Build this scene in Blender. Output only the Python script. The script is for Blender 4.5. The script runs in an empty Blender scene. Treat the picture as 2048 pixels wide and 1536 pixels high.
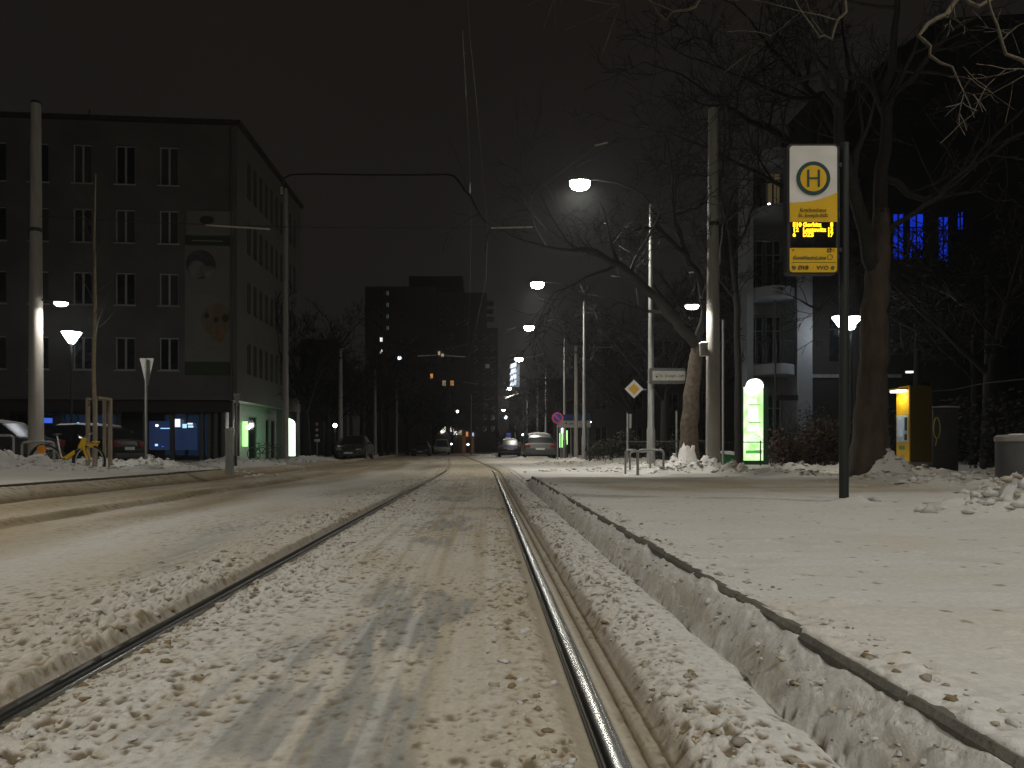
import bpy, bmesh, math, random
import numpy as np
from mathutils import Vector, Matrix
sc = bpy.context.scene
COL = sc.collection
H = 0.65                    # camera height above the rail head
def W(px, py, Y):           # a point at depth Y metres seen at photo pixel (px, py)
    return ((px-970)/1500*Y, Y, H-(py-899)/1500*Y)
def WX(px, Y): return (px-970)/1500*Y
def WZ(py, Y): return H-(py-899)/1500*Y
# ------------------------------------------------------------------ materials
MATS = {}
def mat(name, col=(.5,.5,.5), rough=.6, metal=0., emit=None, est=0., var=.15, scale=6., bump=0., bscale=40., spec=.5, stretch=None):
    if name in MATS: return MATS[name]
    m = bpy.data.materials.new(name); m.use_nodes = True
    nt = m.node_tree; n = nt.nodes; L = nt.links
    b = n['Principled BSDF']
    b.inputs['Roughness'].default_value = rough
    b.inputs['Metallic'].default_value = metal
    b.inputs['Specular IOR Level'].default_value = spec
    tc = n.new('ShaderNodeTexCoord')
    src = tc.outputs['Object']
    if stretch:
        mp = n.new('ShaderNodeMapping'); mp.inputs['Scale'].default_value = stretch
        L.new(src, mp.inputs['Vector']); src = mp.outputs['Vector']
    no = n.new('ShaderNodeTexNoise'); no.inputs['Scale'].default_value = scale; no.inputs['Detail'].default_value = 6
    L.new(src, no.inputs['Vector'])
    if var > 0:
        r = n.new('ShaderNodeMapRange')
        r.inputs['From Min'].default_value=.3; r.inputs['From Max'].default_value=.7
        r.inputs['To Min'].default_value=1-var; r.inputs['To Max'].default_value=1+var
        L.new(no.outputs['Fac'], r.inputs['Value'])
        v = n.new('ShaderNodeVectorMath'); v.operation='SCALE'; v.inputs[0].default_value = col
        L.new(r.outputs['Result'], v.inputs['Scale']); L.new(v.outputs['Vector'], b.inputs['Base Color'])
        if rough > .12:
            r2 = n.new('ShaderNodeMapRange')
            r2.inputs['To Min'].default_value=max(.03,rough-.12); r2.inputs['To Max'].default_value=min(1,rough+.12)
            L.new(no.outputs['Fac'], r2.inputs['Value']); L.new(r2.outputs['Result'], b.inputs['Roughness'])
    else:
        b.inputs['Base Color'].default_value = (*col,1)
    if bump > 0:
        nb = n.new('ShaderNodeTexNoise'); nb.inputs['Scale'].default_value = bscale; nb.inputs['Detail'].default_value = 5
        L.new(src, nb.inputs['Vector'])
        bp = n.new('ShaderNodeBump'); bp.inputs['Strength'].default_value = bump; bp.inputs['Distance'].default_value = .02
        L.new(nb.outputs['Fac'], bp.inputs['Height']); L.new(bp.outputs['Normal'], b.inputs['Normal'])
    if emit:
        b.inputs['Emission Color'].default_value = (*emit,1); b.inputs['Emission Strength'].default_value = est
    MATS[name] = m
    return m
def snow_mat():
    m = bpy.data.materials.new('snow_ground'); m.use_nodes = True
    nt = m.node_tree; n = nt.nodes; L = nt.links; b = n['Principled BSDF']
    a = n.new('ShaderNodeAttribute'); a.attribute_name = 'tone'
    tc = n.new('ShaderNodeTexCoord')
    no = n.new('ShaderNodeTexNoise'); no.inputs['Scale'].default_value = 55; no.inputs['Detail'].default_value = 8; no.inputs['Roughness'].default_value=.65
    L.new(tc.outputs['Object'], no.inputs['Vector'])
    r = n.new('ShaderNodeMapRange'); r.inputs['From Min'].default_value=.3; r.inputs['From Max'].default_value=.7
    r.inputs['To Min'].default_value=.86; r.inputs['To Max'].default_value=1.12
    L.new(no.outputs['Fac'], r.inputs['Value'])
    v = n.new('ShaderNodeVectorMath'); v.operation='SCALE'
    L.new(a.outputs['Color'], v.inputs[0]); L.new(r.outputs['Result'], v.inputs['Scale'])
    L.new(v.outputs['Vector'], b.inputs['Base Color'])
    b.inputs['Roughness'].default_value = .85; b.inputs['Specular IOR Level'].default_value=.2
    bp = n.new('ShaderNodeBump'); bp.inputs['Strength'].default_value=.75; bp.inputs['Distance'].default_value=.006
    n2 = n.new('ShaderNodeTexNoise'); n2.inputs['Scale'].default_value = 130; n2.inputs['Detail'].default_value = 6; n2.inputs['Roughness'].default_value=.6
    L.new(tc.outputs['Object'], n2.inputs['Vector'])
    L.new(n2.outputs['Fac'], bp.inputs['Height']); L.new(bp.outputs['Normal'], b.inputs['Normal'])
    return m
SNOWG = snow_mat()
# ------------------------------------------------------------------ object helpers
def tag(o, label=None, cat=None, group=None, kind=None):
    if label: o['label']=label
    if cat: o['category']=cat
    if group: o['group']=group
    if kind: o['kind']=kind
    return o
def thing(name, label, cat, loc=(0,0,0), group=None, rz=0):
    o = bpy.data.objects.new(name, None); COL.objects.link(o); o.location=loc; o.rotation_euler=(0,0,rz)
    o.empty_display_size=.2
    return tag(o, label, cat, group)
def wloc(o):
    v = Vector(o.location); p = o.parent
    while p: v += Vector(p.location); p = p.parent
    return v
def copytree(o, loc=None, parent=None, label=None):
    c = o.copy(); COL.objects.link(c)
    if parent: c.parent = parent
    if loc is not None: c.location = loc
    if label: c['label'] = label
    for ch in list(o.children): copytree(ch, parent=c)
    return c
class MB:
    def __init__(s): s.v=[]; s.f=[]
    def add(s, vs, fs):
        k=len(s.v); s.v.extend([tuple(p) for p in vs]); s.f.extend([tuple(i+k for i in f) for f in fs]); return s
    def box(s, x0,x1,y0,y1,z0,z1):
        return s.add([(x0,y0,z0),(x1,y0,z0),(x1,y1,z0),(x0,y1,z0),(x0,y0,z1),(x1,y0,z1),(x1,y1,z1),(x0,y1,z1)],
            [(0,3,2,1),(4,5,6,7),(0,1,5,4),(1,2,6,5),(2,3,7,6),(3,0,4,7)])
    def prism(s, pts, axis, a, b):     # polygon extruded along an axis
        n=len(pts)
        def P(u,w,t): return {'x':(t,u,w),'y':(u,t,w),'z':(u,w,t)}[axis]
        vs=[P(u,w,a) for u,w in pts]+[P(u,w,b) for u,w in pts]
        fs=[tuple(range(n)), tuple(range(2*n-1,n-1,-1))]+[(i,(i+1)%n+0,(i+1)%n+n,i+n)[::-1] for i in range(n)]
        return s.add(vs,fs)
    def tube(s, path, rad, n=8, cap=True):
        P=[Vector(p) for p in path]; m=len(P)
        if not hasattr(rad,'__len__'): rad=[rad]*m
        vs=[]; up=Vector((0,0,1)); prev=None
        for i in range(m):
            d=(P[min(i+1,m-1)]-P[max(i-1,0)])
            if d.length<1e-9: d=Vector((0,0,1))
            d.normalize()
            if prev is None:
                a=d.orthogonal().normalized()
            else:
                a=prev-d*prev.dot(d)
                a=a.normalized() if a.length>1e-6 else d.orthogonal().normalized()
            prev=a; b=d.cross(a)
            for k in range(n):
                t=2*math.pi*k/n
                vs.append(P[i]+(a*math.cos(t)+b*math.sin(t))*rad[i])
        fs=[]
        for i in range(m-1):
            for k in range(n):
                k2=(k+1)%n
                fs.append((i*n+k,i*n+k2,(i+1)*n+k2,(i+1)*n+k))
        if cap: fs.append(tuple(range(n-1,-1,-1))); fs.append(tuple((m-1)*n+k for k in range(n)))
        return s.add(vs,fs)
    def lathe(s, c, prof, n=20, sx=1., sy=1.):    # prof = [(r,z)...]
        vs=[];fs=[]; m=len(prof)
        for r,z in prof:
            for k in range(n):
                t=2*math.pi*k/n; vs.append((c[0]+r*sx*math.cos(t),c[1]+r*sy*math.sin(t),c[2]+z))
        for i in range(m-1):
            for k in range(n):
                k2=(k+1)%n; fs.append((i*n+k,i*n+k2,(i+1)*n+k2,(i+1)*n+k))
        fs.append(tuple(range(n-1,-1,-1))); fs.append(tuple((m-1)*n+k for k in range(n)))
        return s.add(vs,fs)
    def disc(s, c, r, axis='y', a=-.01, b=.01, n=24, r0=0):
        ring=lambda R,t:[(c[0]+R*math.cos(2*math.pi*k/n),c[1]+t,c[2]+R*math.sin(2*math.pi*k/n)) for k in range(n)]
        if axis=='x': ring=lambda R,t:[(c[0]+t,c[1]+R*math.cos(2*math.pi*k/n),c[2]+R*math.sin(2*math.pi*k/n)) for k in range(n)]
        if r0<=0:
            vs=ring(r,a)+ring(r,b); fs=[tuple(range(n)),tuple(range(2*n-1,n-1,-1))]+[((k+1)%n,k,k+n,(k+1)%n+n) for k in range(n)]
        else:
            vs=ring(r,a)+ring(r,b)+ring(r0,a)+ring(r0,b); fs=[]
            for k in range(n):
                q=(k+1)%n
                fs+=[(q,k,k+n,q+n),(k,q,q+2*n,k+2*n),(k+n,k+3*n,q+3*n,q+n),(k+2*n,q+2*n,q+3*n,k+3*n)]
        return s.add(vs,fs)
    def xform(s, M): s.v=[tuple(M@Vector(p)) for p in s.v]; return s
    def build(s, name, m, parent=None, bev=0, smooth=True, ang=38, world=True, label=None):
        off = wloc(parent) if (parent and world) else Vector((0,0,0))
        me = bpy.data.meshes.new(name)
        me.from_pydata([(p[0]-off[0],p[1]-off[1],p[2]-off[2]) for p in s.v],[],s.f)
        bm=bmesh.new(); bm.from_mesh(me); bmesh.ops.delete(bm,geom=[v for v in bm.verts if not v.link_faces],context='VERTS'); bmesh.ops.recalc_face_normals(bm,faces=bm.faces)
        if bev>0:
            es=[e for e in bm.edges if len(e.link_faces)==2 and e.calc_face_angle(0)>.6]
            bmesh.ops.bevel(bm, geom=es, offset=bev, segments=2, affect='EDGES', profile=.5)
        bm.to_mesh(me); bm.free()
        if smooth:
            me.polygons.foreach_set('use_smooth',[True]*len(me.polygons)); me.set_sharp_from_angle(angle=math.radians(ang))
        me.materials.append(m)
        o=bpy.data.objects.new(name,me); COL.objects.link(o)
        if parent: o.parent=parent
        if label: o['label']=label
        return o
def text(name, s, size, m, parent, loc, rot=(math.pi/2,0,0), align='CENTER', bold=0., shear=0., sx=1., depth=.002):
    cu=bpy.data.curves.new('t','FONT'); cu.body=s; cu.size=size; cu.align_x=align; cu.align_y='CENTER'
    cu.extrude=depth; cu.offset=bold; cu.shear=shear; cu.resolution_u=3
    t=bpy.data.objects.new('t',cu); COL.objects.link(t)
    dg=bpy.context.evaluated_depsgraph_get(); dg.update()
    me=bpy.data.meshes.new_from_object(t.evaluated_get(dg))
    COL.objects.unlink(t); bpy.data.objects.remove(t)
    me.name=name; me.materials.clear(); me.materials.append(m)
    me.transform(Matrix.Rotation(rot[2],4,'Z')@Matrix.Rotation(rot[0],4,'X')@Matrix.Diagonal((sx,1,1,1)))
    o=bpy.data.objects.new(name,me); COL.objects.link(o); o.parent=parent
    o.location = Vector(loc)-wloc(parent)
    return o
# ------------------------------------------------------------------ noise
def _h(ix,iy,s):
    n=(ix.astype(np.int64)*374761393+iy.astype(np.int64)*668265263+s*1442695041)&0xffffffff
    n=((n^(n>>13))*1274126177)&0xffffffff
    n=((n^(n>>16))*2246822519)&0xffffffff
    return ((n^(n>>15))&0xffffff).astype(np.float32)/16777215.
def vn(x,y,s=0):
    ix=np.floor(x); iy=np.floor(y); fx=(x-ix).astype(np.float32); fy=(y-iy).astype(np.float32)
    ux=fx*fx*fx*(fx*(fx*6-15)+10); uy=fy*fy*fy*(fy*(fy*6-15)+10)
    def g(dx,dy):
        a=_h(ix+dx,iy+dy,s)*6.2831853
        return np.cos(a)*(fx-dx)+np.sin(a)*(fy-dy)
    return (g(0,0)*(1-ux)+g(1,0)*ux)*(1-uy)+(g(0,1)*(1-ux)+g(1,1)*ux)*uy   # about -.7 .. .7
def fbm(x,y,s=0,o=3,g=.5):
    t=0;a=1.
    for i in range(o): t=t+a*vn(x,y,s+i*17); x=x*2.03+3.1; y=y*2.03+1.7; a*=g
    return t
def bil(x,y,s=0,o=2):
    t=0;a=1.
    for i in range(o): t=t+a*(np.abs(vn(x,y,s+i*31))*2); x=x*2.1+7; y=y*2.1+2; a*=.5
    return t
def ss(a,b,x):
    t=np.clip((x-a)/(b-a),0,1); return t*t*(3-2*t)
def worley(x,y,s=0):
    ix=np.floor(x); iy=np.floor(y); best=np.full(x.shape,9.,np.float32); val=np.zeros(x.shape,np.float32)
    for dx in (-1,0,1):
        for dy in (-1,0,1):
            cx=ix+dx; cy=iy+dy
            px=cx+_h(cx,cy,s); py=cy+_h(cx,cy,s+5)
            d=((px-x)**2+(py-y)**2).astype(np.float32)
            m=d<best; best=np.where(m,d,best); val=np.where(m,_h(cx,cy,s+9),val)
    return np.sqrt(best), val
# ------------------------------------------------------------------ the ground
def bend(y):
    d=np.clip(y-20,0,8); e=np.maximum(y-28,0)
    return -(.003*d*d+.048*e)
WHT=np.array((.53,.520,.490)); BEI=np.array((.40,.357,.275)); BRN=np.array((.11,.082,.045)); GRY=np.array((.155,.175,.18)); LB=np.array((.30,.25,.162))
def mixc(c,t,k): return c*(1-k[...,None])+t*k[...,None]
def stripe(x,c,w,wob): return np.exp(-((x-c-wob)/w)**2)
def clods(x,y,s,f=17.):
    # crumbs: lumps left by wheels, some big, most small
    d,v=worley(x*f,y*f*.9,s)
    lump=np.clip(.62-d,0,1)*np.where(v>.45,(v-.45)*2,0)
    d2,v2=worley(x*f*2.3+5,y*f*2.1,s+3)
    l2=np.clip(.6-d2,0,1)*np.where(v2>.35,v2,0)
    b=bil(x*f*.7,y*f*.6,s+8,3)
    return lump*1.3+l2*.55+b*.45-.35
def flecks(x,y,s,f,p):
    # small dents where dirty slush and painted-in hollow shade show, a hand's breadth apart
    wx=x*f+.35*vn(x*f*1.3,y*f*1.3,s+2); wy=y*f*.8+.35*vn(x*f*1.3+9,y*f*1.1,s+4)
    d,v=worley(wx,wy,s)
    return np.clip(1-d/(.20+.28*_h(np.floor(v*9999),np.floor(v*777),s)),0,1)*(v<p)
def f_track(x,y):
    wob=(fbm(x*2.5,y*2.5,3,3)*.02)
    m=ss(.42,.5,x)*1.
    xp=x+wob*m+vn(y*7,x*0+1.3,5)*.012*ss(.6,.7,x)
    P=[(-1.24,-.022),(-1.14,-.016),(-1.11,.0),(-1.0,.016),(-.85,.012),(-.5,.002),(-.1,.004),(.1,.009),(.18,.0),(.215,-.018),(.25,-.02),(.30,-.008),
       (.335,-.007),(.347,-.03),(.360,-.012),(.385,-.013),(.396,-.036),(.415,-.03),(.44,.006),(.50,.028),(.60,.032),(.69,.028),(.712,.02),
       (.724,-.014),(.738,-.012),(.75,.02),(.772,.07),(.80,.118),(.827,.148),(.835,.15),(.9,.155)]
    z=np.interp(xp,[p[0] for p in P],[p[1] for p in P])
    A=np.interp(x,[-1.24,-1.13,-1.08,-.95,-.75,-.55,-.1,.0,.08,.19,.215,.30,.34,.42,.46,.55,.64,.72,.74,.78,.82,.835],
                  [.0,.004,.021,.016,.008,.0035,.0022,.0035,.011,.011,.001,.0015,.0055,.010,.024,.017,.006,.003,.014,.021,.013,.006])
    patch=.35+1.1*ss(-.25,.35,fbm(x*1.8,y*1.1,41,3)+.1)
    wallm=ss(.73,.76,x)
    wl=ss(.735,.76,x); xs=x+(x-.74)*2.2*wl
    c1=clods(xs,y,7)
    c2=clods(xs,y*1.0,77,9.)
    c3=clods(xs,y,87,38.)
    z=z+(A*c1*(patch*(1-wallm)+wallm*.9)*.95+A*c2*.35+A*c3*.62*(patch*(1-wallm)+wallm*.7))*.95
    # ragged bite marks in the snow plastered to the kerb, upper edge scalloped
    sc_=vn(y*3.1,y*0+4.4,9)*.034+vn(y*9,y*0+1.4,19)*.018
    z=z+sc_*ss(.77,.80,x)
    # tyre-tread ripples and fine streaks along the lane
    z=z+.0013*np.sin(y*150+3*vn(x*9,y*3,4)*14+9*vn(x*22,y*9,6))*ss(-.05,.25,vn(x*4,y*.7,12))*(ss(-.75,-.6,x)-ss(-.05,.08,x))
    z=z+.0035*vn(x*38,y*1.3,15)*(ss(-.55,-.3,x)-ss(.05,.16,x))
    z=z+.006*fbm(x*5,y*3,22,3)*(1-ss(.2,.24,x)+ss(.43,.5,x))
    far=ss(12.6,14.5,y)*ss(.7,.76,x)
    z=z*(1-far)+far*(.02+.02*fbm(x*4,y*2,2))
    An=np.clip(A/.014,0,1)
    fk=np.maximum(flecks(x,y,401,19.,.50),flecks(x,y,409,41.,.42)*.85)*(.30+.75*An)*np.minimum(patch*.9,1.1)*(1-wl)
    fk=fk*(1-ss(.198,.215,x)+ss(.31,.33,x)*.5+ss(.42,.44,x)*.5)*ss(-1.13,-1.10,x)
    z=z-.016*fk*(.3+.7*An)
    # colour
    n=fbm(x*1.3,y*.8,50,4)
    c=np.zeros(x.shape+(3,))+WHT
    mid=(ss(-.85,-.45,x+n*.25)-ss(.25,.5,x))
    c=mixc(c,BEI,np.clip(.25+.55*mid+.35*n,0,1)*np.clip(1-ss(.45,.62,x)*.85,0,1))
    g=ss(.02,.30,fbm((x+.42)*1.5+.3,y*.75,61,4)+.42*np.exp(-((x+.40)/.22)**2)-.16)
    g=g*(ss(-.9,-.6,x)-ss(-.05,.12,x))*ss(-.15,.1,vn(x*.3,y*.38,62)+.1)
    streak=ss(-.1,.5,vn(x*26,y*3,66)+.25)
    g=g*ss(-.20,.22,fbm(x*13,y*1.6,67,4)*.9+.4*vn(x*4,y*3,68)+.34*(g-.55))
    c=mixc(c,GRY,np.clip(g*(.65+.35*streak),0,1)*.72)
    tyr=(ss(-.95,-.8,x)-ss(.0,.14,x)); lon=vn(x*15,y*.22,91)+.6*vn(x*34,y*.3,92)
    z=z+.0035*lon*tyr
    c=mixc(c,LB*1.05,np.clip(ss(.05,.5,lon)*tyr*.55,0,1)); c=mixc(c,WHT,np.clip(ss(.1,.55,-lon)*tyr*.45,0,1))
    # brown slush by the rails; hollows between crumbs get slush plus painted cavity shade
    hol=ss(.0,-.26,c1*.7+c3*.4+.10*n)
    nr=np.exp(-((x+1.19)/.07)**2)*.75+np.exp(-((x-.22)/.035)**2)*.55+(ss(.31,.33,x)-ss(.42,.46,x+wob))*.6
    c=mixc(c,LB*np.array((.72,.70,.70)),np.clip(nr,0,1))
    c=mixc(c,BRN*1.2,np.clip(fk*2.5,0,.92))
    c=mixc(c,BRN*2.0,hol*np.clip(A/.014,0,1)*.72*(1-wallm*.35))
    c=mixc(c,BRN,np.clip(((ss(.340,.347,x)-ss(.35,.358,x))+(ss(.388,.395,x)-ss(.405,.418,x)))*.8,0,1))
    c=mixc(c,LB,wallm*(1-ss(.775,.80,x+wob))*.45*ss(-.3,.3,fbm(x*6,y*4,33)+.1))
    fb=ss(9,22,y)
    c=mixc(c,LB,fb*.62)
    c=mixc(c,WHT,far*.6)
    return z,c
def f_road(x,y):
    A=np.interp(x,[-6.4,-5.95,-5.7,-4.3,-4.0,-3,-2.3,-1.85,-1.6,-1.3,-1.24],[.004,.024,.009,.018,.010,.007,.005,.010,.026,.032,.027])
    w=fbm(x*.25,y*.12,5,2)
    c1=clods(x,y,107,14.); c2=clods(x,y,177,6.); c3=clods(x,y,187,34.)
    patch=.3+1.1*ss(-.3,.35,fbm(x*1.2,y*.5,141,3))
    z=.004+.020*(ss(-1.9,-1.45,x)-ss(-1.27,-1.24,x)*.85)+A*(c1*.85*patch+c2*.5+c3*.55*patch)
    z=z+.15*ss(-6.0,-6.26,x)+.045*(stripe(x,-5.98,.10,w*.2)-stripe(x,-5.80,.09,w*.2))*(.6+1.2*np.abs(vn(y*.8,x*0,8)))
    z=z+.04*(stripe(x,-4.18,.09,w*.2)-.7*stripe(x,-4.05,.08,w*.2))
    z=z+.02*fbm(x*1.2,y*.35,11,3)+.01*stripe(x,-2.8,.35,w)-.012*stripe(x,-2.05,.22,w)-.012*stripe(x,-3.4,.3,w)
    z=z*(1-ss(-1.275,-1.24,x))+(-.02+A*c1*.3)*ss(-1.275,-1.24,x)
    An=np.clip(A/.016,0,1)
    fk=np.maximum(flecks(x,y,421,16.,.52),flecks(x,y,429,36.,.42)*.85)*(.12+.9*An)*np.minimum(patch*.9,1.1)*(1-ss(-1.27,-1.245,x))
    z=z-.018*fk*(.3+.7*An)
    n=fbm(x*.9,y*.35,150,4)
    c=np.zeros(x.shape+(3,))+WHT*.93
    c=mixc(c,BEI,np.clip(.55+.7*n,0,1))
    c=mixc(c,LB,np.clip(ss(-2.4,-4.4,x)*.75*(1+n),0,1))
    c=mixc(c,BRN*1.2,np.clip(fk*2.5,0,.92))  # dents tinted dark: slush and hollow shade in one colour
    c=mixc(c,WHT*.9,np.clip(stripe(x,-2.85,.33,w)*.55+stripe(x,-4.75,.2,w)*.2,0,1))
    bar=ss(-.15,.25,fbm(x*1.1,y*.28,161,3))
    c=mixc(c,LB*.75,np.clip((stripe(x,-3.45,.36,w*.8)*.8+stripe(x,-5.2,.3,w)*.6)*(.5+.6*bar),0,1))
    c=mixc(c,GRY*1.15,np.clip(stripe(x,-2.05,.2,w)*.55*bar*(.4+.6*ss(-.2,.3,vn(x*24,y*2,9))),0,1))
    c=mixc(c,BRN*1.15,np.clip(stripe(x,-5.84,.15,w*.2)*1.05+stripe(x,-4.08,.13,w*.2+.04*vn(y*1.5,x*0,3))*.8*(.5+.8*bar),0,1))
    hol=ss(.0,-.28,c1*.7+c3*.4)
    c=mixc(c,BRN*2.0,hol*np.clip(A/.018,0,1)*.75)  # gaps between clods darkened in the colour, slush and cavity shade together
    c=mixc(c,LB,np.exp(-((x+1.25)/.07)**2)*.3)
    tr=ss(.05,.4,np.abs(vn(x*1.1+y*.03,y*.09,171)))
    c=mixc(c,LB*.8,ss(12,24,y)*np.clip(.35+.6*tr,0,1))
    return z,c
HEAPS=[ # x,y,halfx,halfy,height,dirt
 (5.05,18.3,.75,.42,.26,0),(5.62,18.75,.42,.4,.38,0),(4.35,18.0,.5,.35,.10,0),
 (5.35,16.1,.45,.55,.26,.75),(5.9,15.6,.7,.5,.16,.6),(6.7,15.8,.6,.4,.12,.5),
 (6.80,12.55,.36,.40,.50,.1),(6.98,12.8,.22,.3,.30,0),(6.3,11.8,.55,.55,.14,.3),(6.7,10.6,.5,.45,.16,.2),(6.1,10.2,.4,.4,.12,.2),(6.35,9.3,.5,.35,.13,.1),
 (5.75,9.8,.5,.4,.10,.2),(7.3,11.0,.5,.4,.13,.2),
 (4.25,5.7,.75,.62,.24,0),(5.0,6.2,.8,.7,.30,0),(3.75,5.5,.4,.35,.10,0),(5.8,7.6,.7,.6,.22,0),
 (3.31,6.92,.12,.12,.05,0),(3.42,6.85,.08,.08,.07,0),
 (9.6,16.4,.9,.4,.16,.3),(11.0,15.2,1.6,.5,.20,.5),(12.6,14.8,1.2,.6,.25,.6),
 (7.6,18.2,1.2,.35,.22,.1),(9.0,19.0,1.0,.4,.18,.1),(3.2,20.5,2.0,.5,.10,0),(4.9,22.7,.5,.5,.14,0),(5.25,20.6,.5,.5,.34,0),
 (3.4,29,2.2,.6,.16,.2),(6.3,30,2.0,.8,.2,.3),(3.2,42.2,1.6,.6,.22,0),(1.9,60,1.2,.8,.2,0),(5,37,.8,.5,.15,0),(6,26,2,.6,.15,.2)]
LHEAPS=[(-10.4,15.9,.8,.55,.50,0),(-9.5,15.8,.7,.5,.34,0),(-8.9,15.9,.7,.5,.20,0),(-8.1,16.0,.5,.35,.10,0),(-11.4,15.6,.8,.6,.5,0),(-7.7,16.9,.7,.35,.12,0),
 (-8.9,20.0,.45,.4,.34,.2),(-8.1,19.8,.9,.4,.16,.3),(-6.9,19.2,1.6,.5,.14,.2),(-9.9,22.0,1.4,.6,.3,0),(-12,23,2.0,.6,.28,0),(-5.9,18.2,.7,.5,.12,0),
 (-7.5,24.5,1.6,.6,.25,0),(-9.0,27,1.6,.8,.25,.1),(-7.5,31,1.5,.8,.22,0),(-8.4,40,1.4,1,.25,0),(-6.6,46,1.2,1.2,.2,0),(-6.2,55,1,1.2,.25,0),(-15,26,3,1,.2,.1)]
def heaps(x,y,L):
    z=np.zeros_like(x); d=np.zeros_like(x)
    for hx,hy,rx,ry,hh,dd in L:
        m=(np.abs(x-hx)<2.4*rx)&(np.abs(y-hy)<2.4*ry)
        if not m.any(): continue
        xx=x[m];yy=y[m]
        q=np.exp(-(((xx-hx)/rx)**2+((yy-hy)/ry)**2)*1.6)
        cl=bil(xx*3.2,yy*3.2,211,3)
        dw,vw=worley(xx*4.2,yy*4.2,88)
        d3,v3=worley(xx*10.5+.4*cl,yy*10.5,98)
        rg=np.where(hh>.09,(.42+.45*cl+.85*np.clip(.62-dw,0,1)*vw+.42*np.clip(.6-d3,0,1)*v3),1.)
        zz=hh*q*rg+ (hh>.09)*.03*q*bil(xx*9,yy*9,5,2)
        z[m]=np.maximum(z[m],zz); d[m]=np.maximum(d[m],dd*q)
    return z,d
def f_right(x,y):
    s=ss(12.8,15.6,y)
    base=.17*(1-s)+s*(.03+.07*ss(3.8,4.4,x))
    near=(1-ss(.86,1.06,x))*(1-s)
    c1=clods(x,y,307,13.)
    z=base+near*.016*c1-near*.002
    z=z+.009*fbm(x*1.1,y*4.2,320,4)+.012*fbm(x*.6,y*1.2,322,2)
    z=z-.045*(1-ss(.838,.847,x))*(1-s)
    lum=np.clip(fbm(x*7,y*9,331,2)-.42,0,1); z=z+lum*.05*(1-ss(8,12,y))
    foot=np.maximum(flecks(x,y,441,2.6,.34),flecks(x,y,447,4.3,.25))*(1-s); grit=flecks(x,y,451,24.,.035)
    z=z-.014*np.clip(foot*1.8,0,1)+.004*clods(x,y,461,9.)*ss(0,.4,vn(x*.8,y*.8,71)+.1)
    hz,hd=heaps(x,y,HEAPS)
    n=fbm(x*.7,y*1.3,350,4)
    # trodden path crossing behind the platform
    yc=10.6+.10*(x-3)+.5*vn(x*.5,x*0,3)
    path=np.exp(-((y-yc)/2.3)**4)*ss(1.1,2.2,x+.12*y-.9)
    z=z-.015*path+path*.012*clods(x,y,400,6.)
    ridge=np.exp(-((y-8.15-.06*x-.35*vn(x*.7,x*0,31))/.16)**2)*ss(3.4,4.2,x)
    z=z+ridge*.03
    z=z+hz
    c=np.zeros(x.shape+(3,))+WHT
    c=mixc(c,BEI*1.15,np.clip(.12+.45*n,0,.5))
    c=mixc(c,LB*1.05,np.clip(path*(.75+.5*n),0,.9))
    c=mixc(c,LB*.8,np.clip(ridge*.6,0,1))
    c=mixc(c,LB*.7,np.exp(-((y-16.3)/1.0)**2)*ss(2.5,5,x)*np.clip(.6+n,0,1)*.8)
    c=mixc(c,BRN*1.5,np.clip(grit*1.6,0,.8)*(1-s)); c=mixc(c,BEI,np.clip(foot,0,1)*.35)
    c=mixc(c,WHT,np.clip(hz*9,0,1)*.85)
    c=mixc(c,LB*.8,hd)
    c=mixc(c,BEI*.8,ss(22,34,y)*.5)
    hol=ss(.0,-.3,c1); c=mixc(c,BRN*1.9,hol*near*.5)  # kerb-edge hollows browned, partly slush, partly painted shade
    return z,c
def f_left(x,y):
    s=ss(17.3,18.6,y)
    base=.18*(1-s)+s*.05+.06*ss(-8,-9,x)*s
    base=base+.02*fbm(x*.8,y*.8,510,3)
    hz,hd=heaps(x,y,LHEAPS)
    n=fbm(x*.5,y*.5,550,4)
    c=np.zeros(x.shape+(3,))+WHT*.95
    c=mixc(c,BEI,np.clip(.3+.6*n,0,1))
    c=mixc(c,LB*.7,s*np.clip(.55+.5*n,0,1)*ss(.05,.0,hz))
    c=mixc(c,WHT,np.clip(hz*8,0,1)*.8); c=mixc(c,LB,hd)
    return base+hz+.02*bil(x*4,y*3,9)*.4,c
def rows(y0,y1,k):
    r=[y0]
    while r[-1]<y1: r.append(r[-1]+max(.0052,r[-1]*k))
    return np.array(r)
def cols(x0,x1,fine,k,edge):     # finest at the edge value, growing away from it
    r=[0.]; span=abs(x1-x0)
    while r[-1]<span: r.append(r[-1]+fine+r[-1]*k)
    r=np.array(r)*span/r[-1]
    return x0+r if edge==x0 else (x1-r)[::-1]
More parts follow.
